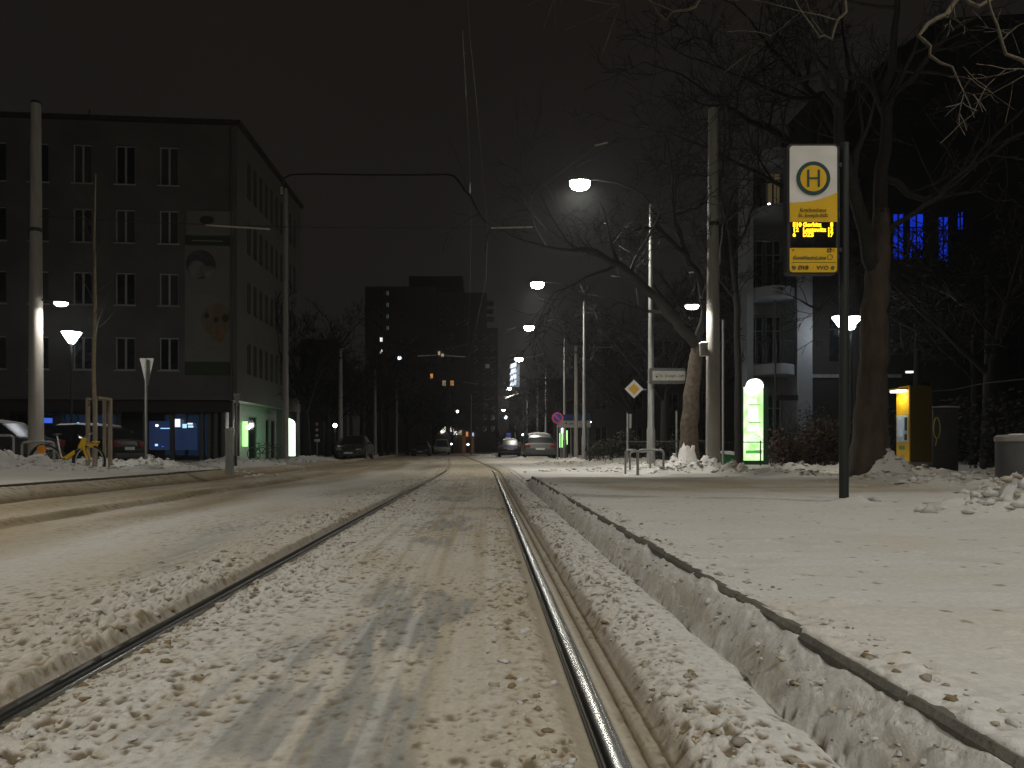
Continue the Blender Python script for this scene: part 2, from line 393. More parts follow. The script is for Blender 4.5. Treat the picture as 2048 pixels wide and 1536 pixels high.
def sheet(name,xs,ys,f,kindlabel=None,usebend=True):
    X,Y=np.meshgrid(xs,ys); z,c=f(X,Y)
    bx=bend(Y) if usebend else 0
    nx,ny=len(xs),len(ys)
    co=np.stack([X+bx,Y,z],-1).reshape(-1,3).astype(np.float32)
    i=np.arange(nx*ny).reshape(ny,nx)
    q=np.stack([i[:-1,:-1],i[:-1,1:],i[1:,1:],i[1:,:-1]],-1).reshape(-1,4).astype(np.int32)
    me=bpy.data.meshes.new(name); me.vertices.add(nx*ny); me.vertices.foreach_set('co',co.ravel())
    me.loops.add(q.size); me.loops.foreach_set('vertex_index',q.ravel())
    me.polygons.add(len(q)); me.polygons.foreach_set('loop_start',np.arange(0,q.size,4,dtype=np.int32))
    me.polygons.foreach_set('use_smooth',np.ones(len(q),bool))
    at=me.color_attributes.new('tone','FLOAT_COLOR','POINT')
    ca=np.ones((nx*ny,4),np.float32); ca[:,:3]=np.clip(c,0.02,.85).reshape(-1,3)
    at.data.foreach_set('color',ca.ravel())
    me.update(calc_edges=True); me.validate()
    me.materials.append(SNOWG)
    o=bpy.data.objects.new(name,me); COL.objects.link(o); o['kind']='structure'
    return o
YR=rows(1.05,170,.0042)
YR=np.concatenate([np.linspace(-30,.9,40),YR])
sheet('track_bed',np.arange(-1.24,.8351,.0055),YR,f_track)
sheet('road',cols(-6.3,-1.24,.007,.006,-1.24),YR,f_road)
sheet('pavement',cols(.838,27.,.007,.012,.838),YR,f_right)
sheet('sidewalk',cols(-27.,-6.3,.05,.008,-6.3),YR[YR>8.0],f_left)
# plain snow-covered land round everything, out to the horizon
g=MB(); g.add([(-450,-450,-.09),(450,-450,-.09),(450,450,-.09),(-450,450,-.09)],[(0,1,2,3)])
GO=g.build('ground',mat('far_snow',(.36,.33,.27),.8,var=.3,scale=.15),smooth=False); GO['kind']='structure'
# kerb stones of the platforms
def kerb(name,x0,x1,z0,z1,ya,yb,step,side):
    g=MB(); y=ya; r=random.Random(4)
    while y<yb:
        e=y+step-.02; j=r.uniform(-.005,.005); k=r.uniform(-.005,.003)
        for t in range(1):
            g.prism([(x0+j+.012,z1+k),(x0+j,z1-.012+k),(x0+j,z0),(x1,z0),(x1,z1+k-.004)],'y',y,e)
        y+=step
    g.box(x0+.02,x1,ya,yb,z0,z1-.04)
    o=g.build(name,mat('kerb_stone',(.085,.078,.062),.8,var=.35,scale=9,bump=.5,bscale=60)); o['kind']='structure'; return o
kerb('kerb',.826,.868,-.05,.171,-6,13.3,.5,1)
kerb('kerb',-6.36,-6.30,-.05,.19,8.0,17.4,1.0,-1)
# rails
def rail(x0,name,label,head,mirror,y1=25.5):
    ys=np.concatenate([np.linspace(-8,1,6),np.arange(1.3,y1,.35)])
    prof=head
    g=MB(); n=len(prof); vs=[];fs=[]
    for y in ys:
        b=float(bend(np.array(y)))
        for (u,w) in prof: vs.append((x0+u+b,y,w-.03*max(0,(y-22)/3.5)))
    for i in range(len(ys)-1):
        for k in range(n):
            k2=(k+1)%n; fs.append((i*n+k,i*n+k2,(i+1)*n+k2,(i+1)*n+k))
    fs.append(tuple(range(n)))
    g.add(vs,fs); return g
steel=mat('polished_steel',(.28,.285,.26),.24,1.,var=.10,scale=30,bump=.02,bscale=60,stretch=(1,.02,1))
dull=mat('rail_side_steel',(.05,.045,.035),.55,.6,var=.3,scale=20)
t=thing('tram_rail','polished tram rail catching lamp light beside the platform kerb','rail',(.275,2,0),'rails of the near tram track')
rail(.245,'',"",[(.0,-.02),(.002,-.006),(.008,-.0015),(.020,.0012),(.033,.002),(.046,.0012),(.056,-.001),(.060,-.008),(.060,-.03),(.004,-.03)],0).build('rail_head',steel,t,ang=60)
rail(.240,'',"",[(0,-.012),(.0052,-.012),(.0052,-.05),(0,-.05)],0).build('rail_web',dull,t)
steel2=mat('dark_sky_steel',(.055,.055,.05),.38,.8,var=.15,scale=30,stretch=(1,.03,1))  # dark base colour stands for the dark sky this rail head mirrors
t=thing('tram_rail','dark tram rail between the road slush and the tyre tracks','rail',(-1.19,2,0),'rails of the near tram track')
rail(-1.228,'',"",[(.0,-.03),(.0,-.008),(.004,-.002),(.02,.0012),(.036,.0018),(.05,.0006),(.056,-.004),(.057,-.03)],0).build('rail_head',steel2,t,ang=60)
rail(-1.168,'',"",[(0,-.03),(0,-.018),(.010,-.018),(.0105,-.004),(.013,-.0015),(.020,-.0012),(.022,-.005),(.022,-.03)],0).build('groove_lip',steel,t,ang=60)
# loose snow crumbs thrown up beside rails and kerb (nobody could count them)
rng=np.random.default_rng(5)
def crumbs(n,seed,lumps=False,nm='snow_crumbs',lab='loose crumbs of dirty snow lying beside the rails and the kerb'):
    r=np.random.default_rng(seed)
    ico_v=np.array([(0,0,1),(0,0,-1),(1,0,0),(-1,0,0),(0,1,0),(0,-1,0)],float)
    f=np.array([(0,2,4),(0,4,3),(0,3,5),(0,5,2),(1,4,2),(1,3,4),(1,5,3),(1,2,5)])
    # subdivide once
    V=[tuple(v) for v in ico_v]; F=[]; mid={}
    def m_(a,b):
        k=(min(a,b),max(a,b))
        if k not in mid:
            p=(np.array(V[a])+np.array(V[b])); p/=np.linalg.norm(p); V.append(tuple(p)); mid[k]=len(V)-1
        return mid[k]
    for a,b,c in f:
        ab,bc,ca=m_(a,b),m_(b,c),m_(c,a); F+=[(a,ab,ca),(ab,b,bc),(ca,bc,c),(ab,bc,ca)]
    V=np.array(V);F=np.array(F)
    vs=[];fs=[];cs=[]
    y=1.3*np.exp(r.random(n)*np.log(16/1.3))
    kind=r.random(n)
    bands=[(-1.10,.07,.30),(-1.02,.14,.13),(-1.55,.16,.19),(.12,.05,.10),(.50,.07,.16),(.78,.02,.05),(.92,.06,.07)]
    cum=np.cumsum([b[2] for b in bands]); cum/=cum[-1]
    kk=np.searchsorted(cum,kind); bc=np.array([b[0] for b in bands])[kk]; bw_=np.array([b[1] for b in bands])[kk]
    xx=bc+r.normal(size=n)*bw_
    if lumps:
        hs=[h for h in HEAPS+LHEAPS if h[4]>.09 and h[1]<32]; wgt=np.array([h[2]*h[3]+.2 for h in hs]); wgt/=wgt.sum()
        hi=r.choice(len(hs),n,p=wgt); hh_=np.array([h[:5] for h in hs])[hi]
        xx=hh_[:,0]+r.normal(size=n)*hh_[:,2]*.55; y=hh_[:,1]+r.normal(size=n)*hh_[:,3]*.5
    ok=~(((xx>-1.24)&(xx<-1.14))|((xx>.2)&(xx<.43))|((xx>.815)&(xx<.87))); xx=xx[ok]; y=y[ok]
    zz=np.where(xx>.87,f_right(xx[None],y[None])[0][0],np.where(xx>-1.24,f_track(xx[None],y[None])[0][0],np.where(xx>-6.3,f_road(xx[None],y[None])[0][0],f_left(xx[None],y[None])[0][0])))
    xx=xx+(bend(y) if lumps else 0)
    for x,yy,z in zip(xx,y,zz):
        s=(.0028+.0085*r.random()**4)*(1+.25*max(0,yy-2)**.5) if not lumps else .010+.038*r.random()**2
        sc3=np.array([s*r.uniform(.8,1.8),s*r.uniform(.8,1.8),s*r.uniform(.5,.9)])
        a=r.random()*6.28; R=np.array([[math.cos(a),-math.sin(a),0],[math.sin(a),math.cos(a),0],[0,0,1]])
        p=(V*(1+r.normal(size=(len(V),1))*.26))*sc3@R.T+np.array([x,yy,z+s*.1])
        fs.append(F+len(vs)*len(V)); vs.append(p)
        tone=((BEI if r.random()<.3 else WHT)*r.uniform(.85,1.05) if lumps else BRN*1.8 if r.random()<.14 else BEI*r.uniform(.6,1.05) if r.random()<.6 else WHT*.9)
        cs.append(np.tile(np.append(tone,1),(len(V),1)))
    v=np.concatenate(vs).astype(np.float32); f=np.concatenate(fs).astype(np.int32); c=np.concatenate(cs).astype(np.float32)
    me=bpy.data.meshes.new('snow_crumbs'); me.vertices.add(len(v)); me.vertices.foreach_set('co',v.ravel())
    me.loops.add(f.size); me.loops.foreach_set('vertex_index',f.ravel()); me.polygons.add(len(f))
    me.polygons.foreach_set('loop_start',np.arange(0,f.size,3,dtype=np.int32)); at=me.color_attributes.new('tone','FLOAT_COLOR','POINT'); at.data.foreach_set('color',c.ravel())
    me.update(calc_edges=True); me.materials.append(SNOWG)
    o=bpy.data.objects.new(nm,me); COL.objects.link(o); tag(o,lab,'snow',kind='stuff')
crumbs(5200,3)
crumbs(4200,8,True,'snow_lumps','broken lumps of shovelled snow lying on the heaps along the pavements')
LAMPC=(1.,.94,.84)
def arealamp(name,loc,parent,W_,size=(.5,.25),col=LAMPC,tilt=(0,0,0),spread=170):
    l=bpy.data.lights.new(name,'AREA'); l.shape='RECTANGLE'; l.size,l.size_y=size; l.energy=W_; l.color=col; l.spread=math.radians(spread)
    o=bpy.data.objects.new(name,l); COL.objects.link(o); o.parent=parent; o.location=Vector(loc)-wloc(parent); o.rotation_euler=tilt
    return o
R_=random.Random(11)
M=mat
galv=M('galvanised_steel',(.27,.27,.255),.55,.35,var=.2,scale=5,stretch=(3,3,.6))
darkmetal=M('dark_painted_metal',(.012,.015,.014),.55,.1,var=.2)
blackm=M('black_plastic',(.012,.012,.012),.5)
mastm=M('mast_paint',(.27,.255,.225),.6,.0,var=.16,scale=3,bump=.15,bscale=30,stretch=(3,3,.5))
concm=M('concrete',(.24,.23,.21),.85,var=.2,scale=4,bump=.3)
lit=M('lamp_glass',(.9,.9,.9),.3,emit=(1,.97,.90),est=30,var=0)
lith=M('lamp_glass_hot',(.9,.9,.9),.3,emit=(1,.97,.90),est=80,var=0)
litb=M('led_glass',(.9,.9,.9),.3,emit=(.93,.96,1),est=22,var=0)
bulbm=M('small_bulb',(.9,.9,.9),.3,emit=(1,.95,.88),est=9,var=0)
capsnow=M('cap_snow',(.68,.66,.63),.7,var=.08,scale=12,bump=.4,bscale=30)
wirem=M('wire_copper',(.045,.042,.037),.45,.5,var=0)
# ---------------------------------------------------------------- street lamps on the right of the street
def street_lamp(x,y,h,lx,lz,label,r=.085,power=480,tip=True,base=.05,group='tall street lamps along the track',gs=1.,warm=(1,.955,.87),arm=True):
    t=thing('street_lamp',label,'street lamp',(x,y,base),group)
    MB().tube([(x,y,base-.2),(x,y,base+1.2),(x,y,base+1.25),(x,y,h)],[r*1.35,r*1.3,r*1.05,r*.55],14).build('pole',galv,t)
    pts=[Vector((x,y,h-.06)),Vector((x+(lx-x)*.12,y,h+(lz-h)*.35+.05)),Vector((x+(lx-x)*.45,y,h+(lz-h)*.8+.08)),Vector((lx+.32*gs*(1 if x>lx else -1),y,lz+.05))]
    if arm: MB().tube(pts,[r*.42,r*.34,r*.28,r*.24],8).build('arm',darkmetal,t)
    hd=MB().lathe((lx,y,lz),[(.02,.12),(.17,.10),(.30,.045),(.33,.0),(.31,-.012)],18,1.1,.62)
    if gs!=1: hd.xform(Matrix.Translation((lx,y,lz))@Matrix.Scale(gs,4)@Matrix.Translation((-lx,-y,-lz)))
    o=hd.build('lamp_head',darkmetal,t)
    gl=MB().lathe((lx,y,lz),[(.29,-.014),(.29,-.13),(.23,-.24),(.08,-.30)],18,1.1,.62)
    if gs!=1: gl.xform(Matrix.Translation((lx,y,lz))@Matrix.Scale(gs,4)@Matrix.Translation((-lx,-y,-lz)))
    gl.build('lens',lith,o)
    arealamp('street_light',(lx,y,lz-.32*gs),t,power,(.5*gs,.3*gs),warm,spread=150)
    return t
P1=430
street_lamp(5.0,22.6,8.05,2.86,8.74,'tall street lamp with the brightest glowing head, its pole carrying the diamond priority sign',.095,P1,gs=.95)
street_lamp(4.90,37,8.0,2.58,8.88,'tall street lamp with the second glowing head, standing behind the round parking sign',.10,P1)
street_lamp(5.15,48.5,7.9,2.85,8.62,'tall street lamp with the third glowing head along the street',.10,P1*.6)
street_lamp(5.2,64,7.6,2.90,8.46,'tall street lamp with the fourth head, glowing just above the lit tower',.10,P1*.8)
street_lamp(5.2,92,7.6,3.0,8.2,'thin distant street lamp with its head far down the street',.10,P1*.6,gs=.8)
street_lamp(6.0,148,7.6,3.65,8.5,'farthest street lamp, a small bright dot low over the road end',.10,P1*.6)
street_lamp(5.0,-6.5,8.05,2.3,8.42,'street lamp behind the camera beside the platform',.095,930)
street_lamp(9.6,5.0,8.05,7.2,8.42,'added fill lamp beyond the right edge, brightening the platform snow',.095,170)  # no lamp known here; added to brighten the right platform
street_lamp(5.0,-23,8.05,2.82,8.42,'street lamp behind the camera farther back',.095,900)
street_lamp(-10.5,4.5,8.05,-8.6,8.42,'added fill lamp beyond the left edge, across the road',.095,520,group='added lamps across the road')  # unseen lamp put in to fill the left side of the road
# ---------------------------------------------------------------- overhead-line masts
def mast(x,y,h,r0,r1,label,base=.0,lamp=None,group='overhead line masts'):
    t=thing('line_mast',label,'mast',(x,y,base),group)
    m=MB().tube([(x,y,base-.2),(x,y,base+.4),(x,y,h-.3),(x,y,h)],[r0,r0*.985,r1,r1*.96],20)
    m.build('shaft',mastm,t)
    MB().lathe((x,y,h),[(r1*1.05,-.02),(r1*1.05,.03),(r1*.3,.09)],12).build('cap',darkmetal,t)
    c=MB()
    for zz in (6.35,): c.lathe((x,y,zz),[(r1*1.22,-.05),(r1*1.22,.05)],14)
    c.build('clamp_band',darkmetal,t)
    if lamp:
        lx,lz,pw=lamp; s=1 if lx>x else -1
        a=MB().tube([(x+s*r0*.8,y,lz+.05),(x+s*.2,y,lz+.09),(lx-s*.15,y,lz+.06)],[.025,.022,.02],8).build('lamp_arm',darkmetal,t)
        hd=MB().lathe((lx,y,lz),[(.02,.07),(.12,.055),(.19,.02),(.20,.0),(.18,-.006)],18,1.,.8).build('lamp_head',darkmetal,t)
        MB().lathe((lx,y,lz),[(.17,-.008),(.165,-.045),(.11,-.085),(.03,-.10)],18,1.,.8).build('lens',lit,hd)
        arealamp('mast_light',(lx,y,lz-.12),t,pw,(.26,.2),(1,.97,.9),spread=176)
    return t
mast(WX(72,19.5),19.5,9.65,.19,.12,'tall line mast at the left edge with a small lamp, rising from heaped snow',base=.1,lamp=(WX(122,19.5),WZ(605,19.5),75))
mr=mast(WX(1426,19),19,9.3,.185,.12,'tall overhead line mast right of the bike racks with a lamp and a grey box',base=.1,lamp=(WX(1384,19),WZ(611,19),70))
bx=WX(1406,18.9)
MB().lathe((bx,18.85,WZ(712,18.85)),[(.10,0),(.105,.30)],16).build('hanging_box',M('box_grey',(.30,.29,.27),.6),mr)
MB().lathe((bx,18.85,WZ(712,18.85)),[(.115,.302),(.115,.33),(.06,.36)],16).build('snow_cap',capsnow,mr)
MB().tube([(bx,18.9,WZ(700,18.9)),(bx+.2,18.95,WZ(700,18.9))],.02,6).build('box_bracket',darkmetal,mr)
mast(WX(571,36),36,13.2,.16,.10,'thin overhead line mast before the pharmacy front of the pale building',base=.05)
for px,Y,top,r in ((681,47,697,.15),(750,60,738,.14),(1152,44,690,.13),(793,74,760,.14),(1130,0,0,0),(1092,0,0,0)):
    if not Y: continue
    mast(WX(px,Y),Y,WZ(top,Y),r,r*.7,{681:'overhead line mast behind the parked grey car on the left',750:'slim pale overhead line mast under the twin lit windows of the tower block',1152:'dark overhead line mast in front of the blue and white shop board',793:'distant overhead line mast left of the street between bare trees'}[px],base=.05)
for px,Y,top,lab in ((942,88,790,'slender mast in the middle of the street end, beside an orange lit door'),(1047,80,795,'slim post behind the round blue parking sign far right of the road'),(1075,72,760,'slim grey post above the parked silver car')):
    mast(WX(px,Y),Y,WZ(top,Y),.10,.08,lab,base=0)
# ---------------------------------------------------------------- overhead wires
def wire(label,pts,r,cat='wire',name='overhead_wire',m=wirem,group='overhead wires',extra=None):
    p0=pts[0]; t=thing(name,label,cat,p0,group)
    MB().tube(pts,r,6).build('cable',m,t)
    if extra:
        for e0,e1,er in extra: MB().tube([e0,e1],er,8).build('insulator',M('insulator',(.45,.42,.36),.4),t)
    return t
def sag(a,b,n,s): 
    a=Vector(a);b=Vector(b); return [a.lerp(b,i/n)-Vector((0,0,s*4*(i/n)*(1-i/n))) for i in range(n+1)]
wire('thin span wire from the left edge mast, its pale rod crossing the banner',sag(W(78,432,19.5),W(975,455,19.2),16,.12),.011,extra=[(W(412,450,19.35),W(540,458,19.3),.022),(W(982,456,19.2),W(1065,454,19.1),.02)])
wire('thin span wire from the right mast sloping down past the brightest lamp',sag(W(1424,248,19),W(1190,293,19.1),6,.02)+sag(W(1190,293,19.1),W(975,447,19.2),8,.05)[1:],.010,extra=[(W(1190,291,19.1),W(1215,285,19.1),.02)])
wire('contact wire hanging over the near track, running up out of the picture',[(-.25,-10,6.0),(-.22,2,6.0),W(938,60,9.5),W(955,225,12.2),W(964,330,14.8),W(975,447,19.2),W(972,560,27),W(944,690,45),W(925,780,75)],.008)
wire('second thin wire hanging beside the contact wire with a clamp on it',[W(925,60,10),W(938,300,15),W(940,372,18.5),W(942,460,22),W(940,600,34),W(935,700,48)],.006,extra=[(W(940,366,18.3),W(940,385,18.6),.022)])
wire('thick black feed cable curving from the left mast over the street to the contact wire',[W(563,392,36),W(562,372,36),W(567,357,35.8),W(582,349,35.4),W(640,348,34),W(740,350,31),W(830,350,28),W(893,349,25),W(908,352,24.4),W(920,366,23.6),W(931,383,22.9),W(941,392,22),W(950,412,21),W(962,432,20),W(975,446,19.2)],.033,'cable','feed_cable',blackm,extra=[(W(563,374,35.9),W(563,388,35.9),.06)])
wire('pair wire slanting over the distant tower, upper one',sag(W(735,603,60),W(865,745,60),6,.1),.02)
wire('pair wire slanting over the distant tower, lower one',sag(W(733,628,62),W(900,790,62),6,.1),.02)
def span(Y,pxl,pyl,pxm,pym,pxr,pyr,label,rods):
    ex=[(W(a,b,Y),W(c,d,Y),.03) for a,b,c,d in rods]
    wire(label,sag(W(pxl,pyl,Y),W(pxm,pym,Y),6,.05)+sag(W(pxm,pym,Y),W(pxr,pyr,Y),8,.05)[1:],.016,group='span wires across the street',extra=ex)
span(45,681,700,835,712,1060,655,'span wire low across the tower front with lit rods',[(835,712,872,710),(892,711,930,714)])
span(47,930,714,1012,661,1152,630,'span wire rising to the right beside the third lamp',[(1013,660,1032,655),(1095,642,1110,638)])
span(62,750,742,1010,712,1092,708,'span wire just above the fourth lamp head',[(1019,711,1030,710),(1052,716,1086,708)])
span(74,842,762,925,766,1103,760,'span wire crossing the lit tower base',[(926,764,952,768),(1040,764,1058,756)])
span(92,880,800,968,799,1080,783,'span wire far down the street',[(968,800,990,797),(1010,797,1048,783)])
span(110,900,812,963,819,1060,812,'farthest span wire over the road end',[(965,820,983,817),(995,806,1036,796)])
# ---------------------------------------------------------------- H stop sign
yel=M('sign_yellow',(.74,.45,.003),.45,var=.04)
whi=M('sign_white',(.72,.70,.64),.45,var=.10,scale=3,stretch=(1,1,1.4))
grn=M('sign_green',(.002,.045,.033),.5,var=0)
ink=M('sign_ink',(.03,.022,.01),.6,var=0)
inkb=M('sign_faded_ink',(.15,.10,.01),.6,var=0)
amb=M('amber_led',(.3,.2,.0),.5,emit=(1.,.52,.01),est=3.0,var=0)
Ys=6.92; SX=WX(1690,Ys)
t=thing('tram_stop_sign','tram stop post with big green H on white, yellow panels and glowing amber departure display','stop sign',(SX,Ys,.17))
MB().tube([(SX,Ys+.02,.05),(SX,Ys+.02,3.46)],.042,20).build('post',darkmetal,t)
MB().lathe((SX,Ys+.02,3.46),[(.044,0),(.044,.02),(.01,.035)],16).build('post_cap',darkmetal,t)
x0,x1=WX(1572,Ys),WX(1671,Ys); zt,zb=WZ(293,Ys),WZ(549,Ys)
def rrect(x0,x1,z0,z1,r,n=6,corners=(1,1,1,1)):
    pts=[]
    for (cx,cz,a0,k) in ((x1-r,z1-r,0,corners[0]),(x0+r,z1-r,90,corners[1]),(x0+r,z0+r,180,corners[2]),(x1-r,z0+r,270,corners[3])):
        if k:
            for i in range(n+1):
                a=math.radians(a0+90*i/n); pts.append((cx+r*math.cos(a),cz+r*math.sin(a)))
        else: pts.append({0:(x1,z1),90:(x0,z1),180:(x0,z0),270:(x1,z0)}[a0])
    return pts
Fy=Ys-.045
cs=MB().prism(rrect(x0-.006,x1+.006,zb-.006,zt+.006,.04),'y',Fy,Fy+.09).build('casing',blackm,t)
for zz in (WZ(330,Ys),WZ(500,Ys)): MB().box(x1,SX-.03,Ys-.01,Ys+.03,zz-.02,zz+.02).build('bracket',darkmetal,t)
zc=WZ(407,Ys); zy=WZ(447,Ys); xr=WX(1669,Ys); xl=WX(1575,Ys)
MB().prism(rrect(xl,xr,zy,WZ(296,Ys),.03,corners=(1,1,0,0)),'y',Fy-.006,Fy-.001).build('white_panel',whi,t)
cur=[(xl,zy)]; cur+= [(xr,zy)]
arc=[]
for i in range(15):
    f=i/14; px=1669-(1669-1575)*f; py=389+ (409-389)*(1-(1-f)**2.3); arc.append((WX(px,Ys),WZ(py,Ys)))
MB().prism([(xl,zy-.001),(xr,zy-.001)]+arc,'y',Fy-.010,Fy-.0065).build('yellow_panel',yel,t)
hx,hz=WX(1621.5,Ys),WZ(361,Ys); k=Ys/1500
MB().disc((hx,Fy,hz),26*k,'y',-.013,-.0065,40).build('roundel',yel,t)
MB().disc((hx,Fy,hz),33.5*k,'y',-.012,-.0065,48,r0=25*k).build('roundel_ring',grn,t)
g=MB(); 
for s in (-1,1): g.box(hx+s*10.5*k-2.1*k,hx+s*10.5*k+2.1*k,Fy-.016,Fy-.0135,hz-17*k,hz+17*k)
g.box(hx-8.4*k,hx+8.4*k,Fy-.016,Fy-.0135,hz-1.8*k,hz+1.8*k); g.build('letter',grn,t)
def T(s,px,py,size,m,al='CENTER',yo=-.0125,**kw): return text('lettering',s,size*k,m,t,(WX(px,Ys),Fy+yo,WZ(py,Ys)),align=al,**kw)
T('Krankenhaus',1621,424,10,inkb); T('St. Joseph-Stift',1621,434.5,10,inkb)
MB().box(WX(1578,Ys),WX(1667,Ys),Fy-.004,Fy-.001,WZ(497,Ys),WZ(448,Ys)).build('display_window',M('display_black',(.004,.004,.004),.25),t)
for i,(a,b,c) in enumerate((('E10','Gorbitz','8'),('12','Leutewitz','13'),('6','DZS','17'))):
    py=453+9.9*i
    for s_,px,al in ((a,1581,'LEFT'),(b,1601,'LEFT'),(c,1661,'RIGHT')): T(s_,px,py,11.5,amb,al,yo=-.007,bold=.0019)
MB().prism(rrect(xl,xr,WZ(547,Ys),WZ(499,Ys),.03,corners=(0,0,1,1)),'y',Fy-.006,Fy-.001).build('lower_panel',yel,t)
T('GuteNachtLinie',1614,518.5,10.2,grn,yo=-.008)
MB().disc((WX(1655,Ys),Fy,WZ(517,Ys)),5.5*k,'y',-.009,-.0065,20,r0=4.6*k).build('moon_mark',grn,t)
MB().box(WX(1579,Ys),WX(1666,Ys),Fy-.008,Fy-.0065,WZ(528,Ys),WZ(527,Ys)).build('divider_line',inkb,t)
T('DVB',1601,538.5,10.5,ink,yo=-.009,bold=.0014,shear=.25); T('VVO',1640,538.5,10.5,ink,yo=-.009,bold=.0005,sx=1.12); T('-',1621,538,9,inkb,yo=-.009)
MB().disc((WX(1583.5,Ys),Fy,WZ(538.5,Ys)),4*k,'y',-.009,-.0065,16).build('round_mark',M('mark_grey',(.12,.11,.05),.5),t)
MB().disc((WX(1580.5,Ys),Fy,WZ(536,Ys)),1.6*k,'y',-.011,-.0092,10).build('round_mark',M('mark_red',(.12,.01,.02),.5),t)
MB().disc((WX(1660,Ys),Fy,WZ(538.5,Ys)),4*k,'y',-.009,-.0065,16).build('round_mark',M('mark_green',(.06,.12,.04),.5),t)
g=MB()
for (a,b) in ((1651,506),(1651,502),(1655.5,506),(1655,500.5),(1657,502)): g.box(WX(a-1.5,Ys),WX(a+1.3,Ys),Fy-.009,Fy-.0065,WZ(b+1.6,Ys),WZ(b-1.4,Ys))
g.build('pictogram',ink,t); T('P',1582,503.5,6,ink,yo=-.009); T('Y',1662,504,6,inkb,yo=-.009)
# ---------------------------------------------------------------- bike racks
def hoop(x0,x1,Y,ztop,zb,label,dy=0,r=.028):
    t=thing('bike_rack',label,'bike rack',((x0+x1)/2,Y,zb),'steel bike rack hoops')
    rr=.09; pts=[(x0,Y,zb-.1),(x0,Y,ztop-rr)]
    for i in range(1,6): a=math.pi-math.pi/2*i/6; pts.append((x0+rr+rr*math.cos(a),Y,ztop-rr+rr*math.sin(a)))
    pts.append((x0+rr,Y,ztop)); pts.append((x1-rr,Y+dy,ztop))
    for i in range(1,6): a=math.pi/2-math.pi/2*i/6; pts.append((x1-rr+rr*math.cos(a),Y+dy,ztop-rr+rr*math.sin(a)))
    pts+=[(x1,Y+dy,ztop-rr),(x1,Y+dy,zb-.1)]
    MB().tube(pts,r,10).build('hoop',galv,t)
    return t
hoop(WX(1251,19.2),WX(1275,18.0),19.2,WZ(900,19.2),.08,'leftmost steel rack hoop before the sign pole, seen edge-on',dy=-1.2)
hoop(WX(1276,18.2),WX(1327,18.2),18.2,WZ(900,18.2),.08,'wide steel rack hoop right of the sign pole foot')
hoop(WX(1260,20.4),WX(1304,20.2),20.4,WZ(903,20.4),.08,'steel rack hoop standing behind the other hoops at the sign pole')
hoop(-12.0,WX(27,16.8),16.8,WZ(871,16.8),.15,'steel rack hoop at the left edge of the picture')
hoop(WX(44,17.6),WX(108,17.6),17.6,WZ(884,17.6),.15,'steel rack hoop passing behind the left mast')
